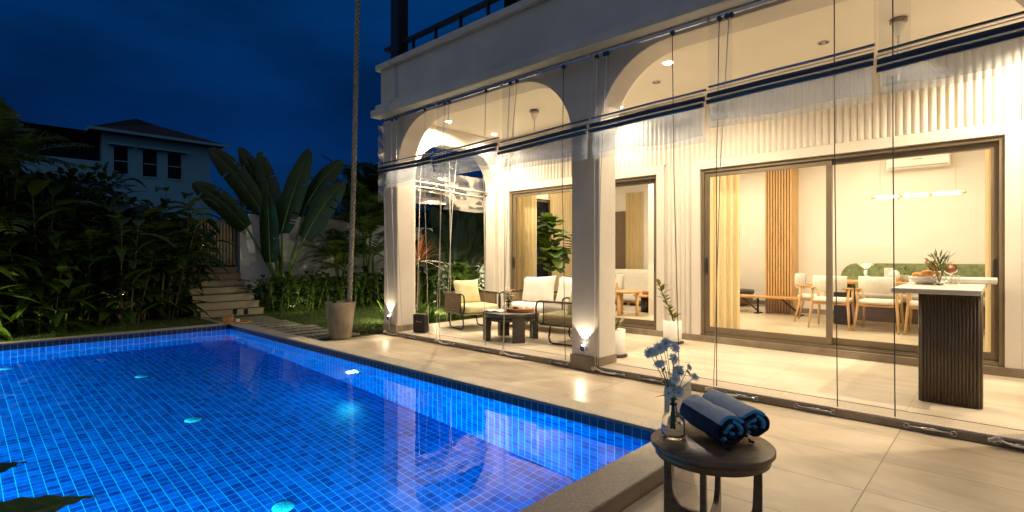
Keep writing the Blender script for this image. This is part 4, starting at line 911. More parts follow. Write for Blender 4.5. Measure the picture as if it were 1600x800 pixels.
# ---------------- table tray on the coping ----------------
t = thing('serving_tray', 'round wooden tray lying on the far corner of the pool coping', 'tray', (-10.42, 3.64, .106))
g = MB(); g.lathe([(.001, 0), (.2, 0), (.22, .02), (.21, .026), (.195, .014), (.001, .014)], 32); g.build('tray', 'oak', t)
def wineglass(loc, label, liquid='wine', h=.2, r=.042, group=None, s=1, lip=.75):
    t = thing('wine_glass', label, 'glass', loc, group=group)
    g = MB(); g.lathe([(.0, 0), (r*.85, 0), (r*.8, .003), (.006, .008), (.004, .04), (.004, h*.45), (.012, h*.49), (r*.85, h*.62), (r, h*.75), (r*lip, h), (r*lip*.96, h), (r*.96, h*.75), (r*.8, h*.63), (.008, h*.5)], 28); g.build('glass', 'cglass', t)
    g = MB(); g.lathe([(.001, h*.52), (r*.78, h*.64), (r*.93, h*.76), (r*.9, h*.82), (.001, h*.82)], 28); g.build('drink', liquid, t)
wineglass((-10.5, 3.6, .121), 'wine glass with dark wine, left one on the tray by the pool corner', h=.24)
wineglass((-10.32, 3.73, .121), 'wine glass with dark wine, right one on the tray by the pool corner', h=.24)
t = thing('bread_basket', 'brown wicker basket at the left of the poolside tray', 'basket', (-10.56, 3.5, .106)); g = MB(); g.lathe([(.001, 0), (.07, 0), (.1, .12), (.09, .12), (.065, .01), (.001, .01)], 24); g.build('basket', 'basket', t)
t = thing('candle_cup', 'small lit cream cup on the poolside tray', 'cup', (-10.36, 3.6, .121)); g = MB(); g.lathe([(.001, 0), (.025, 0), (.032, .06), (.027, .06), (.022, .01), (.001, .01)], 20); g.build('cup', 'white_pot', t)
# low pillar on the pool edge
tag(MB().box((-1.55, 3.03, 0), (-1.485, 3.28, .54)).build('low_pillar', 'plaster', bevel=.004), 'low cream plaster pillar standing at the pool coping behind the flower vase', 'pillar')
# ---------------- side table with towels ----------------
TC = (-.99, 2.395)
t = thing('side_table', 'round dark wood side table with crossed U-shaped legs by the pool corner', 'side table', (TC[0], TC[1], 0), R(43.25))
g = MB(); g.lathe([(.001, .474), (.26, .474), (.269, .48), (.269, .495), (.264, .5), (.001, .5)], 72); g.build('table_top', 'tablewood', t)
g = MB(); g.lathe([(.23, .44), (.25, .44), (.25, .4739), (.23, .4739)], 64); g.build('apron', 'tablewood', t)
def uframe(ang, zl):
    a = .2; pts = []
    outer = [(-a-.012, .44), (-a-.012, .0), (-a+.03, .0), (-a+.03, .08)] 
    poly = [(-a-.014, .475), (-a-.014, 0), (-a+.03, 0)]+arc((-a+.09, .06), .06, 180, 90, 6)+arc((a-.09, .06), .06, 90, 0, 6)+[(a-.03, 0), (a+.014, 0), (a+.014, .475), (a-.018, .475)]+arc((a-.11, .25), .085, 0, -90, 8)+arc((-a+.11, .25), .085, 270, 180, 8)+[(-a+.018, .475)]
    g = MB(); g.prism(poly, -.0125, .0125, 'y', M=Matrix.Rotation(ang, 4, 'Z') @ Matrix.Translation((0, 0, zl))); return g
uframe(R(-30), 0).build('leg_frame', 'tablewood', t, bevel=.003); 
g = uframe(R(60), 0)
g.build('leg_frame', 'tablewood', t, bevel=.003)
def towel(c0, c1, label, seed):
    c0 = Vector(c0); c1 = Vector(c1); ax = (c1-c0); L = ax.length; ax.normalize()
    t = thing('rolled_towel', label, 'towel', (c0+c1)/2-Vector((0, 0, .075)))
    up = Vector((0, 0, 1)); sd = ax.cross(up).normalized(); r = random.Random(seed)
    turns = 3.3; n = int(turns*40); th = .0085; R0 = .077; pitch = .0205
    NL = 18; prof = []
    for i in range(n+1):
        a = i/40*2*math.pi; rc = R0-pitch*(a/(2*math.pi)); prof.append((a, rc))
    def P(a, rc, u, inner):
        rr = rc-(th if inner else 0)*1.6
        sq = 1.08; w = mnoise.noise(Vector((math.cos(a)*1.6, math.sin(a)*1.6, u*5+seed)))*.006
        st_ = (a-.9) 
        e = .006*math.sin(a*3+seed) if (u < .01 or u > .99) else 0
        return c0+ax*(L*u+e+(0 if 0 < u < 1 else 0))+sd*math.cos(st_)*(rr+w)*sq+up*(math.sin(st_)*(rr+w)*.96)
    navy = MB(); pale = MB(); blue_lit = MB()
    for seg in range(n):
        a0, r0 = prof[seg]; a1, r1 = prof[seg+1]
        turn = a0/(2*math.pi)
        tp = (a0-.9) % (2*math.pi)
        ispale = (turn < 1 and (.4 < tp < 2.3)) or (turn >= 1 and (int(turn*2.9) % 2 == 0))
        mb = (pale if turn < 1 else blue_lit) if ispale else navy; ex = .003 if ispale else 0
        for j in range(NL):
            u0, u1 = j/NL, (j+1)/NL
            mb.add([P(a0, r0+ex, u0, 0), P(a1, r1+ex, u0, 0), P(a1, r1+ex, u1, 0), P(a0, r0+ex, u1, 0)], [(0, 1, 2, 3)], 0, True)
            mb.add([P(a0, r0, u0, 1), P(a1, r1, u0, 1), P(a1, r1, u1, 1), P(a0, r0, u1, 1)], [(3, 2, 1, 0)], 0, True)
        if ispale: mb = blue_lit
        for u in (0, 1):
            mid0 = (P(a0, r0, u, 0)+P(a0, r0, u, 1))/2+ax*(.006 if u else -.006); mid1 = (P(a1, r1, u, 0)+P(a1, r1, u, 1))/2+ax*(.006 if u else -.006)
            mb.add([P(a0, r0+ex, u, 0), P(a1, r1+ex, u, 0), mid1, mid0], [(0, 1, 2, 3)], 0, True); mb.add([mid0, mid1, P(a1, r1, u, 1), P(a0, r0, u, 1)], [(0, 1, 2, 3)], 0, True)
    # core
    navy.tube([c0+ax*.004, c1-ax*.004], .012, 10)
    for mb, nm, mt in ((navy, 'navy_side', 'navy'), (pale, 'pale_stripe', 'towel_l'), (blue_lit, 'blue_lit_folds', 'towel_blue_lit')):
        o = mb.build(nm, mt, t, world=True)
        import bmesh
        bm = bmesh.new(); bm.from_mesh(o.data); bmesh.ops.remove_doubles(bm, verts=bm.verts[:], dist=.0004); bmesh.ops.recalc_face_normals(bm, faces=bm.faces[:]); bm.to_mesh(o.data); bm.free()
    g = MB(); e = c1+sd*.03-up*.068; g.tube([e, e+ax*.02+sd*.01+up*.0, e+ax*.035+sd*.0], .006, 6); g.build('edge_fold', 'navy', t, world=True)
    return t
towel((-1.16, 2.60, .577), (-.885, 2.375, .577), 'navy and pale blue towel roll in front, its spiral end facing the camera', 3)
towel((-1.13, 2.775, .575), (-.845, 2.545, .575), 'navy and pale blue towel roll lying behind the front one', 8)
# vase with blue flowers
vb = Vector((-1.145, 2.33, .5))
t = thing('glass_vase', 'squat clear glass bottle vase at the left of the towels', 'vase', vb)
g = MB(); g.lathe([(.001, .004), (.048, .002), (.054, .01), (.055, .03), (.052, .085), (.044, .105), (.02, .122), (.016, .15), (.019, .163), (.015, .163), (.0125, .15), (.0165, .122), (.04, .101), (.0485, .083), (.051, .03), (.047, .012), (.001, .012)], 36, sx=1, sy=1); g.build('bottle', 'cglass', t)
fl = thing('blue_flowers', 'bunch of pale blue daisies standing in the squat glass vase', 'flowers', vb+Vector((0, 0, .02)))
r = random.Random(4); heads = [(-.115, -.01, .40, .034), (-.075, -.03, .425, .036), (-.035, 0, .445, .033), (-.085, .02, .40, .032), (.012, .02, .42, .036), (-.005, -.02, .375, .034), (-.07, -.02, .35, .034), (-.045, .0, .425, .028), (.02, -.01, .315, .036), (-.005, -.04, .285, .032), (.075, .0, .33, .022), (.10, .0, .285, .026), (-.01, .0, .245, .033), (-.03, -.03, .215, .03), (.02, -.02, .215, .03), (.035, .02, .222, .028)]
rt = Vector((.728, .685, 0)); fw = Vector((-.685, .728, 0)); pet = MB(); ctr = MB(); stm = MB(); lv = MB()
pets = []
for (a, d, z, rad) in heads:
    pet = MB(); pet.norecalc = True; ctr = MB(); pets.append((pet, ctr)); c = rt*a+fw*d+Vector((0, 0, z-.02)); nrm = (Vector((r.uniform(-.4, .4), r.uniform(-.4, .4), .5))-fw*.8+rt*a*4).normalized(); q = nrm.to_track_quat('Z', 'Y').to_matrix().to_4x4(); q.translation = c
    for ring, (k, f, el) in enumerate(((17, 1, .08), (14, .8, .35), (10, .5, .8))):
        for i in range(k):
            an = 2*math.pi*i/k+ring*.3+r.uniform(-.1, .1); L = rad*f*r.uniform(.88, 1.08); w = rad*.19
            dx, dy = math.cos(an), math.sin(an); ce, se = math.cos(el), math.sin(el)
            pet.add([(dx*.004, dy*.004, 0), (dx*L*.6*ce-dy*w*.6, dy*L*.6*ce+dx*w*.6, L*.6*se), (dx*L*ce, dy*L*ce, L*se*.9), (dx*L*.6*ce+dy*w*.6, dy*L*.6*ce-dx*w*.6, L*.6*se)], [(0, 1, 2, 3)], 0, True, q)
    ctr.lathe([(.001, .006), (.005, .005), (.006, .001)], 8, M=q)
    b0 = Vector((a*.1+r.uniform(-.01, .01), d*.2, .02)); nk = Vector((a*.06, 0, .15)); stm.tube([b0, nk, nk.lerp(c, .5)+Vector((0, 0, .015)), c-nrm*.004], .0017, 5)
for i in range(26):
    a = r.uniform(-.05, .05); z = r.uniform(.15, .34); an = r.uniform(0, 6.28); leaf(lv, rt*a*(z/.25)+fw*r.uniform(-.02, .02)+Vector((0, 0, z)), (math.cos(an), math.sin(an), r.uniform(-.2, .9)), r.uniform(.04, .08), .014, .2, .2, 4, r=r)
for i in range(16):
    an = r.uniform(0, 6.28); leaf(lv, (r.uniform(-.01, .025), r.uniform(-.01, .02), r.uniform(.03, .1)), (math.cos(an)*.5, math.sin(an)*.5, r.uniform(-.6, .5)), .035, .02, .2, .2, 4, r=r)
lv.norecalc = True
for pet, ctr in pets: hd = pet.build('flower_head', 'petal', fl); ctr.build('centre', 'gold', hd)
stm.build('stems', 'stem', fl); lv.build('leaves', 'leaf', fl)

# ---------------- lounge ----------------
ZF = .08
def rbox(mb, a, b_, mat=0, M=None, puff=0, n=6):
    """puffed cushion: subdivided box with bulging faces"""
    cx, cy_, cz = [(a[i]+b_[i])/2 for i in range(3)]; hx, hy, hz = [(b_[i]-a[i])/2 for i in range(3)]
    N = n; vs = []; idx = {}; fs = []
    def vtx(i, j, k):
        key = (i, j, k)
        if key not in idx:
            u, v, w = [2*q/N-1 for q in key]
            rr = lambda q, e1, e2: q*(1-.06*(abs(e1)**4+abs(e2)**4)/2)
            px_, py_, pz_ = rr(u, v, w), rr(v, u, w), rr(w, u, v)
            pf = 1+puff*(1-u*u)*(1-v*v) if abs(w) == 1 else 1
            idx[key] = len(vs); vs.append((cx+hx*px_*(1+puff*.3*(1-v*v)*(1-w*w) if abs(u) == 1 else 1), cy_+hy*py_*(1+puff*(1-u*u)*(1-w*w) if abs(v) == 1 else 1), cz+hz*pz_*pf))
        return idx[key]
    for a_ in range(N):
        for b2 in range(N):
            for w in (0, N):
                q = [vtx(a_, b2, w), vtx(a_+1, b2, w), vtx(a_+1, b2+1, w), vtx(a_, b2+1, w)]; fs.append(q if w else q[::-1])
                q = [vtx(a_, w, b2), vtx(a_, w, b2+1), vtx(a_+1, w, b2+1), vtx(a_+1, w, b2)]; fs.append(q if w else q[::-1])
                q = [vtx(w, a_, b2), vtx(w, a_+1, b2), vtx(w, a_+1, b2+1), vtx(w, a_, b2+1)]; fs.append(q if w else q[::-1])
    mb.add(vs, fs, mat, True, M)
def pillow_mesh(mb, w, h, th, M=None, n=10):
    vs = []; fs = []
    for s in (0, 1):
        k0 = len(vs)
        for j in range(n+1):
            for i in range(n+1):
                u, v = 2*i/n-1, 2*j/n-1; t_ = ((1-u**4)*(1-v**4))**.55*(1+.08*math.sin(u*3+v*2))
                x = u*w/2*(1-.07*(1-v*v)*u*u); z = v*h/2*(1-.07*(1-u*u)*v*v)
                vs.append((x, (1 if s else -1)*th/2*t_, z))
        for j in range(n):
            for i in range(n): a = k0+j*(n+1)+i; fs.append((a, a+1, a+n+2, a+n+1) if not s else (a, a+n+1, a+n+2, a+1))
    mb.add(vs, fs, 0, True, M)
def weave(mb, x0, x1, y0, y1, z0, z1, along, pitch=.014, r_=.005, gap=0):
    """vertical cords along the line (x0,y0)->(x1,y1)"""
    n = int(math.hypot(x1-x0, y1-y0)/pitch)
    for i in range(n+1):
        u = i/n; x = x0+(x1-x0)*u; y = y0+(y1-y0)*u; mb.tube([(x, y, z0), (x, y, z1)], r_, 4, 0, cap=False)
def lounge_frame(t, w, d, cush_split=1):
    """front faces -y; width w, depth d"""
    hw = w/2; f = MB(); rr = .02
    for s in (-1, 1):
        x = s*hw
        f.tube([(x, d/2-.02, .62), (x, -d/2+.08, .62), (x, -d/2+.02, .6), (x, -d/2, .54), (x, -d/2, .38), (x, -d/2+.03, .31), (x, -d/2+.08, .29), (x, d/2-.02, .29)], .0135, 7)
        f.tube([(x*.999, -d/2+.13, .62), (x*.999, -d/2+.13, .29)], .011, 6); f.tube([(x, d/2-.02, .62), (x, d/2-.02, .27)], .012, 6)
    f.tube([(-hw, d/2-.02, .62), (hw, d/2-.02, .62)], .013, 7); f.tube([(-hw, d/2-.02, .29), (hw, d/2-.02, .29)], .013, 7); f.tube([(-hw, -d/2+.1, .285), (hw, -d/2+.1, .285)], .012, 7)
    f.build('frame', 'black_metal', t)
    g = MB()
    for s in (-1, 1):
        weave(g, s*hw, s*hw, -d/2+.14, d/2-.03, .29, .63, 'y')
    weave(g, -hw+.01, hw-.01, d/2-.02, d/2-.02, .29, .63, 'x')
    for zz in (.3, .34, .625): 
        for s in (-1, 1): g.tube([(s*(hw+.004), -d/2+.14, zz), (s*(hw+.004), d/2-.02, zz)], .009, 5)
        g.tube([(-hw, d/2-.012, zz), (hw, d/2-.012, zz)], .009, 5)
    g.box((-hw+.02, -d/2+.04, .265), (hw-.02, d/2-.03, .29)); g.build('woven_rope', 'wicker', t)
    for s in (-1, 1):
        b = MB(); x = s*(hw-.08)
        b.tube([(x, -d/2+.2, .27), (x, -d/2+.17, .1), (x, -d/2+.19, .03), (x, -d/2+.24, .012), (x, d/2-.16, .012), (x, d/2-.08, .03), (x, d/2-.06, .1), (x, d/2-.03, .27)], .012, 7); b.build('leg', 'black_metal', t)
def armchair(loc, rz, label, w=.72, d=.72, cm='cushion_y'):
    t = thing('lounge_armchair', label, 'armchair', loc, rz, 'rope armchairs on the loggia'); lounge_frame(t, w, d)
    g = MB(); rbox(g, (-w/2+.03, -d/2+.01, .3), (w/2-.03, d/2-.06, .43), puff=.12); g.build('seat_cushion', cm, t)
    g = MB(); pillow_mesh(g, w-.2, .44, .17, M=Matrix.Translation((0, d/2-.19, .63)) @ Matrix.Rotation(R(-16), 4, 'X')); g.build('back_cushion', cm, t)
    return t
armchair((-6.87, 6.27, ZF), R(78), 'rope armchair with yellow cushions at the left of the round coffee table')
armchair((-4.66, 6.2, ZF), R(-84), 'rope armchair half hidden behind the middle arch column')
t = thing('garden_sofa', 'rope-sided sofa with plump white cushions against the sliding door', 'sofa', (-5.72, 7.05, ZF), 0); lounge_frame(t, 1.75, .76)
g = MB(); rbox(g, (-.84, -.38, .3), (.84, .3, .44), puff=.05, n=8); g.build('seat_cushion', 'cushion_w', t)
for s in (-1, 1):
    g = MB(); pillow_mesh(g, .76, .5, .22, M=Matrix.Translation((s*.4-.02, .17, .66)) @ Matrix.Rotation(R(-12), 4, 'X') @ Matrix.Rotation(R(3*s), 4, 'Y')); g.build('back_cushion', 'cushion_w', t)
t = thing('coffee_table', 'low round dark wood coffee table with broad block legs', 'coffee table', (-5.52, 5.84, ZF), R(15))
g = MB(); g.lathe([(.001, .36), (.42, .36), (.43, .365), (.43, .415), (.42, .425), (.001, .425)], 56); g.lathe([(.001, .3), (.38, .3), (.38, .3599), (.001, .3599)], 48); g.build('table_top', 'darkwood', t)
for k in range(4):
    a = R(45+90*k); g = MB(); poly = arc((0, 0), .425, -13, 13, 6)+arc((0, 0), .34, 13, -13, 6); g.prism(poly, 0, .3585, 'z', M=Matrix.Rotation(a, 4, 'Z')); g.build('leg', 'darkwood', t, bevel=.004)
ZT = ZF+.425
t = thing('open_magazine', 'open magazine lying at the left of the coffee table', 'magazine', (-5.74, 5.7, ZT), R(20))
g = MB()
for s in (-1, 1):
    g.add([(0, -.13, .004), (s*.06, -.13, .022), (s*.17, -.13, .006), (0, .13, .004), (s*.06, .13, .022), (s*.17, .13, .006), (s*.17, -.13, .001), (s*.17, .13, .001), (0, -.13, .001), (0, .13, .001)], [(0, 1, 4, 3), (1, 2, 5, 4), (2, 6, 7, 5)], 0)
g.norecalc = True; g.build('pages', 'paper', t)
t = thing('serving_tray', 'oval wicker tray with raised rim on the round coffee table', 'tray', (-5.36, 5.88, ZT), R(35)); g = MB(); g.lathe([(.001, .004), (.17, .004), (.185, .05), (.175, .052), (.16, .012), (.001, .012)], 36, sx=1.15, sy=.8)
for k in range(3): g.tube([(.185*1.15*math.cos(a*.2), .185*.8*math.sin(a*.2), .015+.015*k) for a in range(33)], .007, 5)
g.build('tray', 'basket', t)
def cup(loc, label, mat='white_gloss', r_=.035, h=.06, rz=0):
    t = thing('cup', label, 'cup', loc, rz, 'cups on the wicker tray'); g = MB(); g.lathe([(.001, 0), (r_*.8, 0), (r_, h*.3), (r_, h), (r_*.92, h), (r_*.9, h*.3), (.001, .006)], 22); g.build('cup', mat, t)
    g = MB(); g.tube([(r_, 0, h*.8), (r_+.018, 0, h*.75), (r_+.02, 0, h*.4), (r_, 0, h*.25)], .004, 6); g.build('handle', mat, t)
cup((-5.42, 5.84, ZT+.013), 'dark cup on the wicker tray, nearest the flowers', 'black_metal'); cup((-5.33, 5.9, ZT+.013), 'white coffee cup in the middle of the wicker tray', 'white_gloss', .038, .075, 1); cup((-5.25, 5.96, ZT+.013), 'white coffee cup at the right end of the wicker tray', 'white_gloss', .038, .075, 2)
vb = Vector((-5.6, 5.88, ZT)); t = thing('glass_vase', 'small glass vase on the coffee table', 'vase', vb); g = MB(); g.lathe([(.001, 0), (.04, 0), (.045, .12), (.05, .15), (.046, .15), (.041, .12), (.036, .008), (.001, .008)], 24); g.build('vase', 'cglass', t)
fl = thing('lilies', 'white and peach lilies in the vase on the coffee table', 'flowers', vb+Vector((0, 0, .01))); pw = MB(); pp = MB(); stm = MB(); r = random.Random(9)
for i in range(15):
    a = r.uniform(0, 6.28); q = r.uniform(.02, .14); c = Vector((math.cos(a)*q, math.sin(a)*q, r.uniform(.2, .36))); stm.tube([(c.x*.1, c.y*.1, .01), (c.x*.3, c.y*.3, .14), c], .003, 4)
    mb = pp if i % 4 == 0 else pw
    for k in range(6): an = k*1.047; leaf(mb, c, (math.cos(an), math.sin(an), .5), .06, .024, .4, .3, 4, r=r)
for i in range(34): an = r.uniform(0, 6.28); z = r.uniform(.06, .24); leaf(stm, (math.cos(an)*.02, math.sin(an)*.02, z), (math.cos(an), math.sin(an), r.uniform(.3, 1.5)), .1, .016, .3, .2, 4, r=r)
for mb in (pw, pp, stm): mb.norecalc = True
pw.build('white_petals', 'petal_w', fl); pp.build('peach_petals', 'petal_p', fl); stm.build('stems', 'stem', fl)
# speaker
t = thing('portable_speaker', 'small black portable speaker with gold script on its front, by the far column', 'speaker', (-7.09, 5.33, ZF), R(22))
g = MB(); g.box((-.115, -.075, .006), (.115, .075, .305)); g.build('cabinet', 'steel_dark', t, bevel=.014, seg=3)
g = MB(); g.box((-.1, -.0785, .02), (.1, -.0755, .285)); g.build('grille', 'speaker', t)
g = MB(); g.tube([(-.105, 0, .3), (-.105, 0, .325), (-.09, 0, .345), (0, 0, .352), (.09, 0, .345), (.105, 0, .325), (.105, 0, .3)], .006, 6); g.build('strap', 'black_metal', t)
g = MB(); g.box((-.1, -.06, .3051), (.1, .06, .308)); g.build('control_panel', 'gold', t)
tc_ = bpy.data.curves.new('logo', 'FONT'); tc_.body = 'Marshall'; tc_.size = .034; tc_.align_x = 'CENTER'; tc_.align_y = 'CENTER'; tc_.extrude = .001; tc_.shear = .35
to = bpy.data.objects.new('logo', tc_); COL.objects.link(to); dg = bpy.context.evaluated_depsgraph_get(); dg.update(); me = bpy.data.meshes.new_from_object(to.evaluated_get(dg)); bpy.data.objects.remove(to)
me.materials.clear(); me.materials.append(MT['gold']); lo = bpy.data.objects.new('logo', me); COL.objects.link(lo); lo.parent = t; lo.location = (0, -.0795, .185); lo.rotation_euler = (R(90), 0, 0)
# potted plants
def wpot(loc, label, r_=.13, h=.33):
    t = thing('potted_plant', label, 'potted plant', loc)
    g = MB(); g.lathe([(.001, .02), (r_*.93, .02), (r_, .04), (r_*1.03, h), (r_*.95, h), (r_*.92, h-.03), (.001, h-.03)], 36); g.build('pot', 'white_pot', t)
    g = MB(); g.lathe([(.001, h-.028), (r_*.9, h-.028)], 20); g.build('soil', 'soil', t); g = MB(); g.lathe([(.001, 0), (r_*1.2, 0), (r_*1.26, .02), (r_*1.1, .019), (.001, .018)], 32); g.build('saucer', 'black_metal', t)
    return t
t = wpot((-3.56, 7.22, ZF), 'white pot with a leaning variegated rubber plant between the sliding doors'); r = random.Random(2)
st_ = MB(); pts = [Vector((.02, 0, .3)), Vector((-.03, -.03, .5)), Vector((-.1, -.08, .68)), Vector((-.15, -.12, .86))]; st_.tube(pts, [.009, .008, .006, .004], 6); st_.tube([(.02, 0, .3), (.04, .02, .42)], .006, 5); st_.build('stem', 'bark', t)
g = MB(); g.norecalc = True
for i in range(24):
    u = .12+.88*i/23; k = min(2, int(u*3)); p = pts[k].lerp(pts[k+1], u*3-k); an = i*2.4; el = r.uniform(.0, .9); leaf(g, p, (math.cos(an)*math.cos(el), math.sin(an)*math.cos(el), math.sin(el)+.2), r.uniform(.12, .17), .065, .2, .25, 5, r=r)
for i in range(7): an = i*.9; leaf(g, (.03, 0, .36), (math.cos(an), math.sin(an), .9), .16, .075, .2, .2, 5, r=r)
g.build('leaves', 'leaf_var', t)
t = wpot((-3.63, 5.77, ZF), 'white pot with green shoots just behind the middle arch column', .13, .34); g = MB(); g.norecalc = True
for i in range(12): an = i*2.4; leaf(g, (0, 0, .3), (math.cos(an)*.6, math.sin(an)*.6, 1), r.uniform(.18, .3), .05, .2, .2, 5, r=r)
g.build('leaves', 'leaf_var', t)

# ---------------- bar counter ----------------
t = thing('bar_counter', 'tall bar counter with pale stone top and dark ribbed support', 'bar counter', (-.4, 6.4, ZF))
g = MB(); g.box((-.74, 5.68, 1.03), (-.14, 7.5, 1.075)); g.build('worktop', 'stonetop', t, world=True, bevel=.008)
g = MB(); g.box((-.72, 6.95, 1.0765), (-.06, 7.55, 1.125)); g.build('raised_shelf', 'stonetop', t, world=True, bevel=.008)
g = MB(); g.box((-.54, 5.83, ZF+.002), (-.16, 5.98, 1.03))
n = 17
for i in range(n):
    x = -.548+.396*(i+.5)/n; g.tube([(x, 5.828, ZF+.003), (x, 5.828, 1.03)], .0098, 10)
for i in range(6): y = 5.85+.026*i; g.tube([(-.15, y, ZF+.003), (-.15, y, 1.03)], .0125, 10); g.tube([(-.551, y, ZF+.003), (-.551, y, 1.03)], .0125, 10)
g.build('ribbed_support', 'darkwood_v', t, world=True)
g = MB(); g.box((-.5, 7.3, ZF), (-.2, 7.4, 1.029)); g.build('rear_support', 'darkwood_v', t, world=True)
ZB = 1.076
t = thing('serving_bowl', 'white oval bowl of bread rolls on the bar counter', 'bowl', (-.58, 6.6, ZB)); g = MB(); g.lathe([(.001, 0), (.07, 0), (.13, .05), (.14, .075), (.13, .075), (.12, .05), (.065, .01), (.001, .01)], 36); g.build('bowl', 'white_gloss', t)
for i, (dx, dy) in enumerate(((-.06, 0), (.0, .04), (.02, -.05), (-.02, -.01), (.07, .0))):
    b = MB(); b.lathe([(.001, -.03), (.03, -.025), (.048, 0), (.035, .025), (.001, .033)], 14, c=(dx, dy, .085+.012*(i % 3)), sx=1.1, sy=.8); o = b.build('bread_roll', 'bread'); o.location = (-.58, 6.6, ZB); tag(o, ['leftmost golden bread roll', 'back golden bread roll', 'front golden bread roll', 'topmost golden bread roll', 'rightmost golden bread roll'][i] + ' heaped in the white bowl on the bar', 'bread roll', 'bread rolls in the bowl')
g = shrub_strap(1, 9, .06, .02); g.norecalc = True; o = g.build('salad_leaves', 'leaf_bright'); o.location = (-.54, 6.56, ZB+.09); tag(o, 'green salad leaves tucked beside the bread rolls', 'salad')
wineglass((-.52, 6.85, ZB), 'balloon glass of orange drink on the bar behind the bread bowl', 'drink', .19, .058, lip=.8)
wineglass((-.4, 6.8, ZB), 'second balloon glass of orange drink, behind the round vase', 'drink', .19, .056, lip=.8)
vb = Vector((-.46, 6.42, ZB)); t = thing('glass_vase', 'round clear glass vase on the bar counter', 'vase', vb); g = MB(); g.lathe([(.001, 0), (.03, 0), (.058, .03), (.062, .06), (.045, .095), (.018, .12), (.02, .14), (.016, .14), (.014, .12), (.041, .093), (.057, .06), (.05, .025), (.001, .01)], 32); g.build('vase', 'cglass', t)
fl = thing('greenery_bunch', 'bunch of green leaves and rust berries in the round vase on the bar', 'flowers', vb+Vector((0, 0, .05))); g = MB(); g.norecalc = True; r = random.Random(6); s = MB(); bb = MB(); wh = MB(); wh.norecalc = True
for i in range(80): an = r.uniform(0, 6.28); el = r.uniform(.2, 1.4); q = r.uniform(.0, .09); leaf(g, (math.cos(an)*q, math.sin(an)*q, .08+r.uniform(0, .14)), (math.cos(an)*math.cos(el), math.sin(an)*math.cos(el), math.sin(el)), r.uniform(.06, .12), .015, .2, .2, 4, r=r)
for i in range(9): an = r.uniform(0, 6.28); s.tube([(0, 0, -.03), (math.cos(an)*.05, math.sin(an)*.05, .16)], .0025, 4)
for i in range(16): bb.lathe([(.001, -.012), (.012, 0), (.001, .012)], 8, c=(-.06+r.uniform(-.04, .04), r.uniform(-.03, .03), .17+r.uniform(-.05, .03)))
for i in range(22): an = r.uniform(0, 6.28); leaf(wh, (.03+r.uniform(-.07, .07), r.uniform(-.05, .05), .12+r.uniform(0, .1)), (math.cos(an), math.sin(an), .5), .025, .012, .2, .2, 3, r=r)
g.build('leaves', 'leaf', fl); s.build('stems', 'stem', fl); bb.build('berries', 'bread', fl); wh.build('blossom', 'petal_w', fl)
t = thing('tumbler', 'empty clear tumbler at the right of the round vase', 'glass', (-.36, 6.75, ZB)); g = MB(); g.lathe([(.001, 0), (.032, 0), (.038, .09), (.036, .09), (.03, .008), (.001, .008)], 24); g.build('glass', 'glass', t)
# ---------------- dining room ----------------
ZI = .17
def dining_chair(loc, rz, label, first=None):
    if first: return dup(first, loc, rz, label)
    t = thing('dining_chair', label, 'chair', loc, rz, 'oak dining chairs')
    for sx_ in (-1, 1):
        g = MB(); g.tube([(sx_*.29, -.29, 0), (sx_*.265, -.22, .3), (sx_*.25, -.2, .46), (sx_*.265, -.2, .64)], [.014, .02, .022, .016], 10); g.build('leg', 'oak_v', t)
        g = MB(); g.tube([(sx_*.27, .26, 0), (sx_*.25, .22, .3), (sx_*.245, .2, .44), (sx_*.255, .16, .62)], [.014, .02, .022, .014], 10); g.build('leg', 'oak_v', t)
        g = MB(); g.tube([(sx_*.2, -.27, .66), (sx_*.27, -.2, .655), (sx_*.285, -.05, .645), (sx_*.265, .14, .63), (sx_*.245, .19, .615)], [.014, .018, .02, .018, .012], 10); g.build('armrest', 'oak', t)
    g = MB(); g.box((-.24, -.21, .385), (.24, .21, .425)); g.build('seat_rail', 'oak', t, bevel=.01)
    g = MB(); rbox(g, (-.25, -.22, .425), (.25, .24, .49), puff=.25); g.build('seat_pad', 'chair_fabric', t)
    g = MB(); n = 12; vs = []
    for j, z in enumerate((.6, .64, .76, .84, .86)):
        for k in range(n+1):
            a = R(-52+104*k/n); rr_ = .31; th_ = (.0, .022, .026, .02, .0)[j]
            vs.append((rr_*math.sin(a), -(.0+rr_*math.cos(a)*.95)+.0-th_, z)); vs.append((rr_*math.sin(a)*.95, -(rr_*math.cos(a)*.95)+.0+th_, z))
    m_ = (n+1)*2; fs = []
    for j in range(4):
        for k in range(n):
            for s_ in (0, 1): a = j*m_+k*2+s_; fs.append((a, a+2, a+m_+2, a+m_))
        fs.append((j*m_, j*m_+1, (j+1)*m_+1, (j+1)*m_)); fs.append((j*m_+2*n, j*m_+2*n+1, (j+1)*m_+2*n+1, (j+1)*m_+2*n))
    g.add(vs, fs, 0, True); g.build('backrest', 'chair_fabric', t)
    return t
c0 = dining_chair((-2.09, 9.98, ZI), R(0), 'oak dining chair with pale back, second from the left, back to the door')
dining_chair((-2.5, 10.6, ZI), R(-82), 'oak dining chair at the left end of the table, seen from the side', c0)
dining_chair((-1.45, 10.02, ZI), R(-2), 'oak dining chair in the middle of the row, back to the door', c0)
dining_chair((-.82, 10.02, ZI), R(2), 'oak dining chair half hidden behind the bar counter', c0)
t = thing('dining_table', 'oak dining table on dark block legs behind the row of chairs', 'dining table', (-1.25, 10.65, ZI))
g = MB(); poly = arc((-.75, 0), .4, 90, 270, 14)+arc((.75, 0), .4, -90, 90, 14); g.prism(poly, .71, .755, 'z', M=Matrix.Identity(4)); g.build('table_top', 'oak', t, bevel=.006)
for x in (-.8, .75): g = MB(); g.box((x-.13, -.2, 0), (x+.13, .2, .7095)); g.build('leg', 'darkwood', t, bevel=.02)
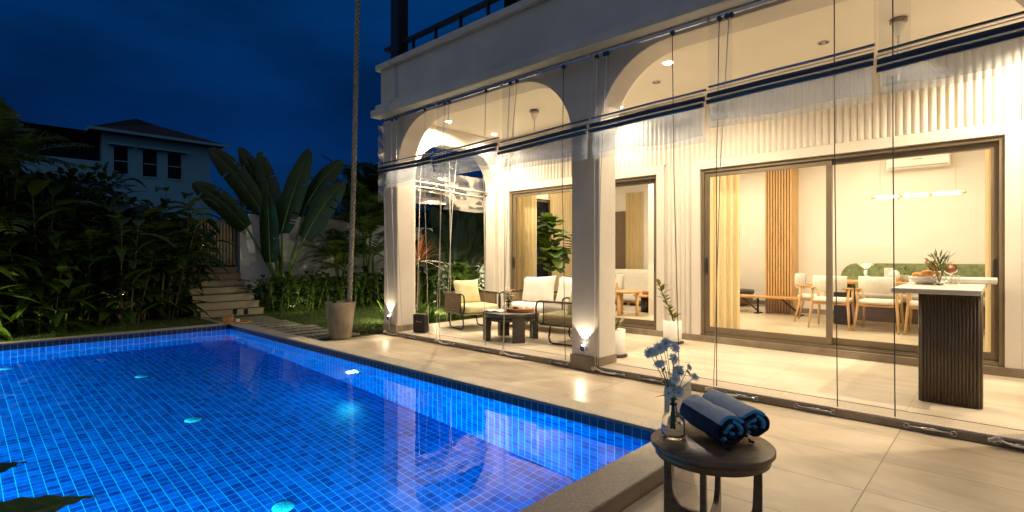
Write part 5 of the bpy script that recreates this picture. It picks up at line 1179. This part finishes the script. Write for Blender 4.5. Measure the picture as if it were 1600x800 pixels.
ZD = ZI+.756
def plate(x, y, lab): o = MB().lathe([(.001, 0), (.06, 0), (.11, .015), (.105, .018), (.06, .006), (.001, .006)], 28).build('plate', 'white_gloss'); o.location = (x, y, ZD); tag(o, lab, 'plate', 'plates on the dining table')
plate(-1.75, 10.45, 'white plate at the left end of the dining table'); plate(-1.75+.85, 10.45, 'white plate between the chairs on the dining table'); plate(-.7, 10.5, 'white plate near the bar side of the dining table')
t = thing('table_plant', 'small bushy green plant in a cream pot on the dining table', 'potted plant', (-1.2, 10.75, ZD)); g = MB(); g.lathe([(.001, 0), (.055, 0), (.075, .11), (.068, .11), (.05, .02), (.001, .02)], 24); g.build('pot', 'white_pot', t)
g = MB(); g.norecalc = True; bush(g, (0, 0, .17), (.12, .12, .08), 150, .05, .02, random.Random(8)); g.build('foliage', 'leaf_bright', t)
o = MB().box((-.06, -.04, 0), (.06, .04, .22)).build('table_lantern', 'white_pot', bevel=.004); o.location = (-1.45, 10.9, ZD); tag(o, 'square cream lantern block on the dining table', 'lantern')
o = MB().lathe([(.001, 0), (.05, .01), (.085, .08), (.07, .16), (.03, .19), (.001, .19)], 24).build('round_jar', 'white_pot'); o.location = (-1.34, 10.62, ZD); tag(o, 'rounded cream jar behind the middle chair', 'jar')
MT['base_panel'] = pmat('base_panel', (.2, .15, .1), .6, .1, 5)
t = thing('banquette', 'green upholstered wall banquette with rounded back and pale seat', 'bench', (-.7, 11.7, ZI))
g = MB(); poly = [(-2.34, .5), (-2.34, .95)]+arc((-2.07, .94), .27, 180, 90, 10)+[(.95, 1.21), (.95, .5)]; g.prism(poly, 11.84, 11.984, 'y'); g.build('back_panel', 'green_fabric', t, world=True, bevel=.02, seg=3)
g = MB(); rbox(g, (-2.25, 11.28, .53), (.95, 11.84, .66), puff=.03, n=10); g.build('seat_cushion', 'grey_fabric', t, world=True)
g = MB(); g.box((-2.2, 11.36, ZI), (.95, 11.839, .53)); g.build('base', 'base_panel', t, world=True)
def sconce(x, y, z, lab, e=9.0, nrm=(0, -1, 0)):
    t = thing('wall_sconce', lab, 'wall lamp', (x, y, z)); g = MB(); g.cyl((0, -.03, -.03), .03, .06, 20); g.build('body', 'white_gloss', t); g = MB(); g.cyl((0, -.03, .031), .02, .002, 14); g.cyl((0, -.03, -.033), .02, .002, 14); g.build('lens', 'em_warm', t)
    light('sconce_up', 'SPOT', (x, y-.045, z+.045), e, (1, .85, .6), t, .012, target=(x, y-.01, z+1), spot=110, blend=.15); light('sconce_down', 'SPOT', (x, y-.035, z-.045), e, (1, .85, .6), t, .012, target=(x, y-.01, z-1), spot=110, blend=.15)
sconce(-1.93, 11.83, 1.04, 'small round up-and-down lamp on the green banquette')
t = thing('reading_lamp', 'slim black vertical wall lamp beside the slatted column', 'wall lamp', (-3.7, 11.9, 1.5)); g = MB(); g.box((-3.715, 11.86, 1.14), (-3.685, 11.899, 1.8)); g.build('bar', 'black_metal', t, world=True); g = MB(); g.lathe([(.001, 0), (.022, 0), (.022, .05), (.001, .05)], 16, c=(-3.7, 11.84, 1.08)); g.build('head', 'white_gloss', t, world=True); light('reading_lamp_down', 'SPOT', (-3.7, 11.84, 1.07), 4, (1, .85, .6), t, .02, target=(-3.7, 11.9, 0), spot=120)
t = thing('wood_bench', 'long wooden bench with black V legs in front of the slatted column', 'bench', (-3.6, 11.35, ZI)); g = MB(); g.box((-4.7, 11.2, .49), (-2.62, 11.55, .53)); g.build('seat', 'oak', t, world=True, bevel=.005)
for x in (-3.72, -2.95):
    g = MB(); g.tube([(x, 11.35, .19), (x, 11.35, .49)], .022, 8); g.tube([(x, 11.35, .22), (x-.32, 11.35, .485)], .016, 6); g.box((x-.05, 11.25, .17), (x+.05, 11.5, .19)); g.build('leg', 'black_metal', t, world=True)
t = thing('round_ottoman', 'large round walnut drum table in the recess behind the curtain', 'drum table', (-4.72, 12.75, ZI)); g = MB(); g.lathe([(.001, .02), (.3, .02), (.4, .12), (.42, .26), (.42, .3)], 40); g.build('drum', 'walnut', t); g = MB(); g.lathe([(.001, .3), (.44, .3), (.44, .38), (.001, .38)], 40); g.build('rim', 'darkwood', t)
t = thing('pendant_light', 'linear pendant of three glowing tubes with brass joints over the dining table', 'pendant lamp', (-1.02, 10.4, 2.31))
xs = [-1.585, -1.22, -.85, -.46]
for i in range(3):
    g = MB(); g.tube([(xs[i]+.03, 10.4, 2.31), (xs[i+1]-.03, 10.4, 2.31)], .024, 14); g.build('tube', 'em_tube', t, world=True)
g = MB()
for x in xs: g.tube([(x-.032, 10.4, 2.31), (x+.032, 10.4, 2.31)], .018, 10)
g.tube([(-1.25, 10.4+.05*math.cos(a*.35), 2.31+.05*math.sin(a*.35)) for a in range(19)], .007, 6); g.build('joint', 'gold', t, world=True)
g = MB()
for x in (-1.5, -.55): g.tube([(x, 10.4, 2.33), (x, 10.4, 3.4)], .003, 4)
g.build('wire', 'gold', t, world=True)
t = thing('air_conditioner', 'white split air conditioner high on the back wall', 'air conditioner', (-1.15, 11.9, 2.9)); g = MB(); g.box((-1.61, 11.78, 2.93), (-.69, 11.998, 3.23)); g.build('body', 'white_gloss', t, world=True, bevel=.03, seg=3)
g = MB(); g.box((-1.57, 11.775, 2.95), (-.73, 11.7795, 2.97)); g.build('louvre', 'grey_fabric', t, world=True); g = MB(); g.box((-1.22, 11.7775, 3.08), (-1.08, 11.7795, 3.088)); g.build('badge', 'black_metal', t, world=True)
def curtain(x0, y0, x1, y1, label, z0=.19, z1=2.95, amp=.035, pitch=.1, mat='curtain'):
    L = math.hypot(x1-x0, y1-y0); n = int(L/pitch*10); dx, dy = (x1-x0)/L, (y1-y0)/L; vs = []
    zs = (z0, (z0+z1)/2, z1); r = random.Random(int(abs(x0*91+y0*7))); ph = [r.uniform(.7, 1.3) for _ in range(200)]
    for j, z in enumerate(zs):
        for i in range(n+1):
            u = i/n*L; w = amp*ph[int(u/pitch)]*math.sin(2*math.pi*u/pitch)*(1.1 if j == 0 else .95); vs.append((x0+dx*u-dy*w, y0+dy*u+dx*w, z))
    g = MB(); g.add(vs, [(j*(n+1)+i, j*(n+1)+i+1, (j+1)*(n+1)+i+1, (j+1)*(n+1)+i) for j in range(2) for i in range(n)], 0, True); g.norecalc = True
    t = thing('curtain', label, 'curtain', ((x0+x1)/2, (y0+y1)/2, z0)); g.build('fabric', mat, t, world=True); g = MB(); g.tube([(x0, y0, z1+.01), (x1, y1, z1+.01)], .012, 6); g.build('rail', 'white_gloss', t, world=True)
curtain(-7.6, 8.0, -6.86, 8.0, 'linen curtain gathered at the left end of the first sliding door')
curtain(-7.8, 9.62, -7.8, 10.62, 'linen curtain on the left living room wall behind the fig tree')
curtain(-7.1, 11.8, -6.62, 11.8, 'linen curtain on the living room back wall above the sofa')
curtain(-3.33, 8.0, -2.86, 8.0, 'linen curtain gathered at the left of the big sliding door')
curtain(-.17, 8.05, .02, 8.05, 'linen curtain gathered at the right of the big sliding door')
# ---------------- living room ----------------
t = thing('living_sofa', 'long cream sofa against the living room back wall', 'sofa', (-6.6, 11.3, ZI)); g = MB(); rbox(g, (-7.8, 10.8, .3), (-5.35, 11.3, .5), puff=.05, n=8); g.build('seat', 'cushion_w', t, world=True)
g = MB(); rbox(g, (-7.8, 11.25, .35), (-5.35, 11.6, 1.0), puff=.08, n=8); g.build('backrest', 'cushion_w', t, world=True); g = MB(); g.box((-7.75, 10.9, .24), (-5.4, 11.5, .3)); g.build('base', 'oak', t, world=True)
for x in (-7.6, -6.5, -5.55):
    g = MB(); g.box((x-.04, 10.92, .17), (x+.04, 11.0, .24)); g.build('leg', 'oak', t, world=True)
def pillow(loc, rx, rz, mats, label, w=.44):
    t = thing('throw_pillow', label, 'cushion', loc, rz); Mx = Matrix.Rotation(rx, 4, 'X'); g = MB(); pillow_mesh(g, w, w, .17, M=Mx); o = g.build('cover', mats[0], t)
    return t
m, n, l, b = newmat('striped'); gg = n.new('ShaderNodeTexCoord'); ss = n.new('ShaderNodeSeparateXYZ'); l.new(gg.outputs['Object'], ss.inputs[0]); q = math_(n, l, 'LESS_THAN', math_(n, l, 'FRACT', math_(n, l, 'MULTIPLY', ss.outputs[2], 11)), .35); l.new(mixc(n, l, q, (.78, .74, .68), (.2, .24, .3)), b.inputs['Base Color']); b.inputs['Roughness'].default_value = .9; MT['stripe'] = m
pillow((-5.62, 11.12, .78), R(-18), R(-5), ['stripe'], 'striped blue and white cushion at the right end of the cream sofa', .5)
pillow((-7.0, 11.15, .72), R(-20), R(8), ['cushion_w'], 'plain cream cushion in the middle of the long sofa', .42)
def rtable(loc, r_, h, label, drum=False):
    t = thing('round_table', label, 'side table', loc, .4); g = MB(); g.lathe([(.001, h-.04), (r_-.01, h-.04), (r_, h-.03), (r_, h), (.001, h)], 40); g.build('table_top', 'oak', t)
    if drum: g = MB(); g.lathe([(.001, 0), (.15, 0), (.15, h-.041), (.001, h-.041)], 32); g.build('drum_base', 'black_metal', t)
    else:
        for k in range(3): a = k*2.094; g = MB(); g.tube([(math.cos(a)*(r_-.08), math.sin(a)*(r_-.08), 0), (math.cos(a)*(r_-.08), math.sin(a)*(r_-.08), h-.0405)], .032, 14); g.build('leg', 'oak_v', t)
rtable((-5.5, 9.15, ZI), .3, .49, 'round oak table with three thick legs in the living room'); rtable((-5.45, 9.95, ZI), .31, .37, 'lower round oak table on a dark drum base', True)
o = MB().lathe([(.001, 0), (.07, 0), (.09, .06), (.085, .06), (.065, .008), (.001, .008)], 24).build('small_basket', 'basket'); o.location = (-5.5, 9.95, ZI+.371); tag(o, 'small rust basket on the lower round table', 'basket')
t = thing('floor_rug', 'pale flat rug under the cream sofa and round tables', 'rug', (-6.4, 10.2, ZI)); g = MB(); g.box((-7.7, 9.5, .1705), (-5.32, 11.4, .178)); g.build('pile', 'grey_fabric', t, world=True)
t = thing('rattan_chair', 'curved rattan chair arm just left of the round oak table', 'chair', (-6.35, 9.5, ZI)); g = MB()
for s in (-1, 1): g.tube([(s*.28, -.3, 0), (s*.3, -.32, .4), (s*.3, -.2, .62), (s*.28, .1, .64), (s*.2, .3, .75)], .022, 8); g.tube([(s*.26, .28, 0), (s*.24, .3, .6)], .02, 8)
g.tube([(-.2, .3, .75), (0, .38, .8), (.2, .3, .75)], .022, 8); g.build('frame', 'oak', t); g = MB(); rbox(g, (-.28, -.3, .33), (.28, .26, .45), puff=.2); g.build('seat_cushion', 'cushion_w', t)
# fig tree
t = thing('fig_tree', 'fiddle-leaf fig with big glossy leaves behind the first sliding door', 'plant', (-7.0, 8.62, ZI)); g = MB(); g.tube([(0, 0, .25), (.02, 0, 1.0), (.0, .02, 1.85)], [.022, .018, .008], 8); g.build('trunk', 'bark', t)
g = MB(); g.lathe([(.001, 0), (.14, 0), (.18, .34), (.165, .34), (.15, .3), (.001, .3)], 28); g.build('pot', 'walnut', t)
g = MB(); g.norecalc = True; r = random.Random(12); fp = lambda q: max(.03, .35+.65*math.sin(math.pi*min(1, q**1.4*.93)) if q > .04 else .05)*(1 if q < .96 else .55)
for i in range(90):
    z = r.uniform(.9, 1.95); an = i*2.4; el = r.uniform(-.3, 1.0); d = Vector((math.cos(an)*math.cos(el), math.sin(an)*math.cos(el), math.sin(el)))
    s_ = 1-.35*abs(z-1.45)/.5; leaf(g, Vector((d.x*.12*s_, d.y*.12*s_, z)), d, r.uniform(.3, .44)*s_, .27, r.uniform(.1, .6), .25, 7, prof=fp, r=r)
for i in range(9): an = r.uniform(-.2, .9); leaf(g, (.2, .15, 1.2+.06*i), (math.cos(an), math.sin(an), r.uniform(-.2, .4)), .42, .22, .3, .2, 7, prof=fp, r=r)
g.build('leaves', 'leaf_bright', t)
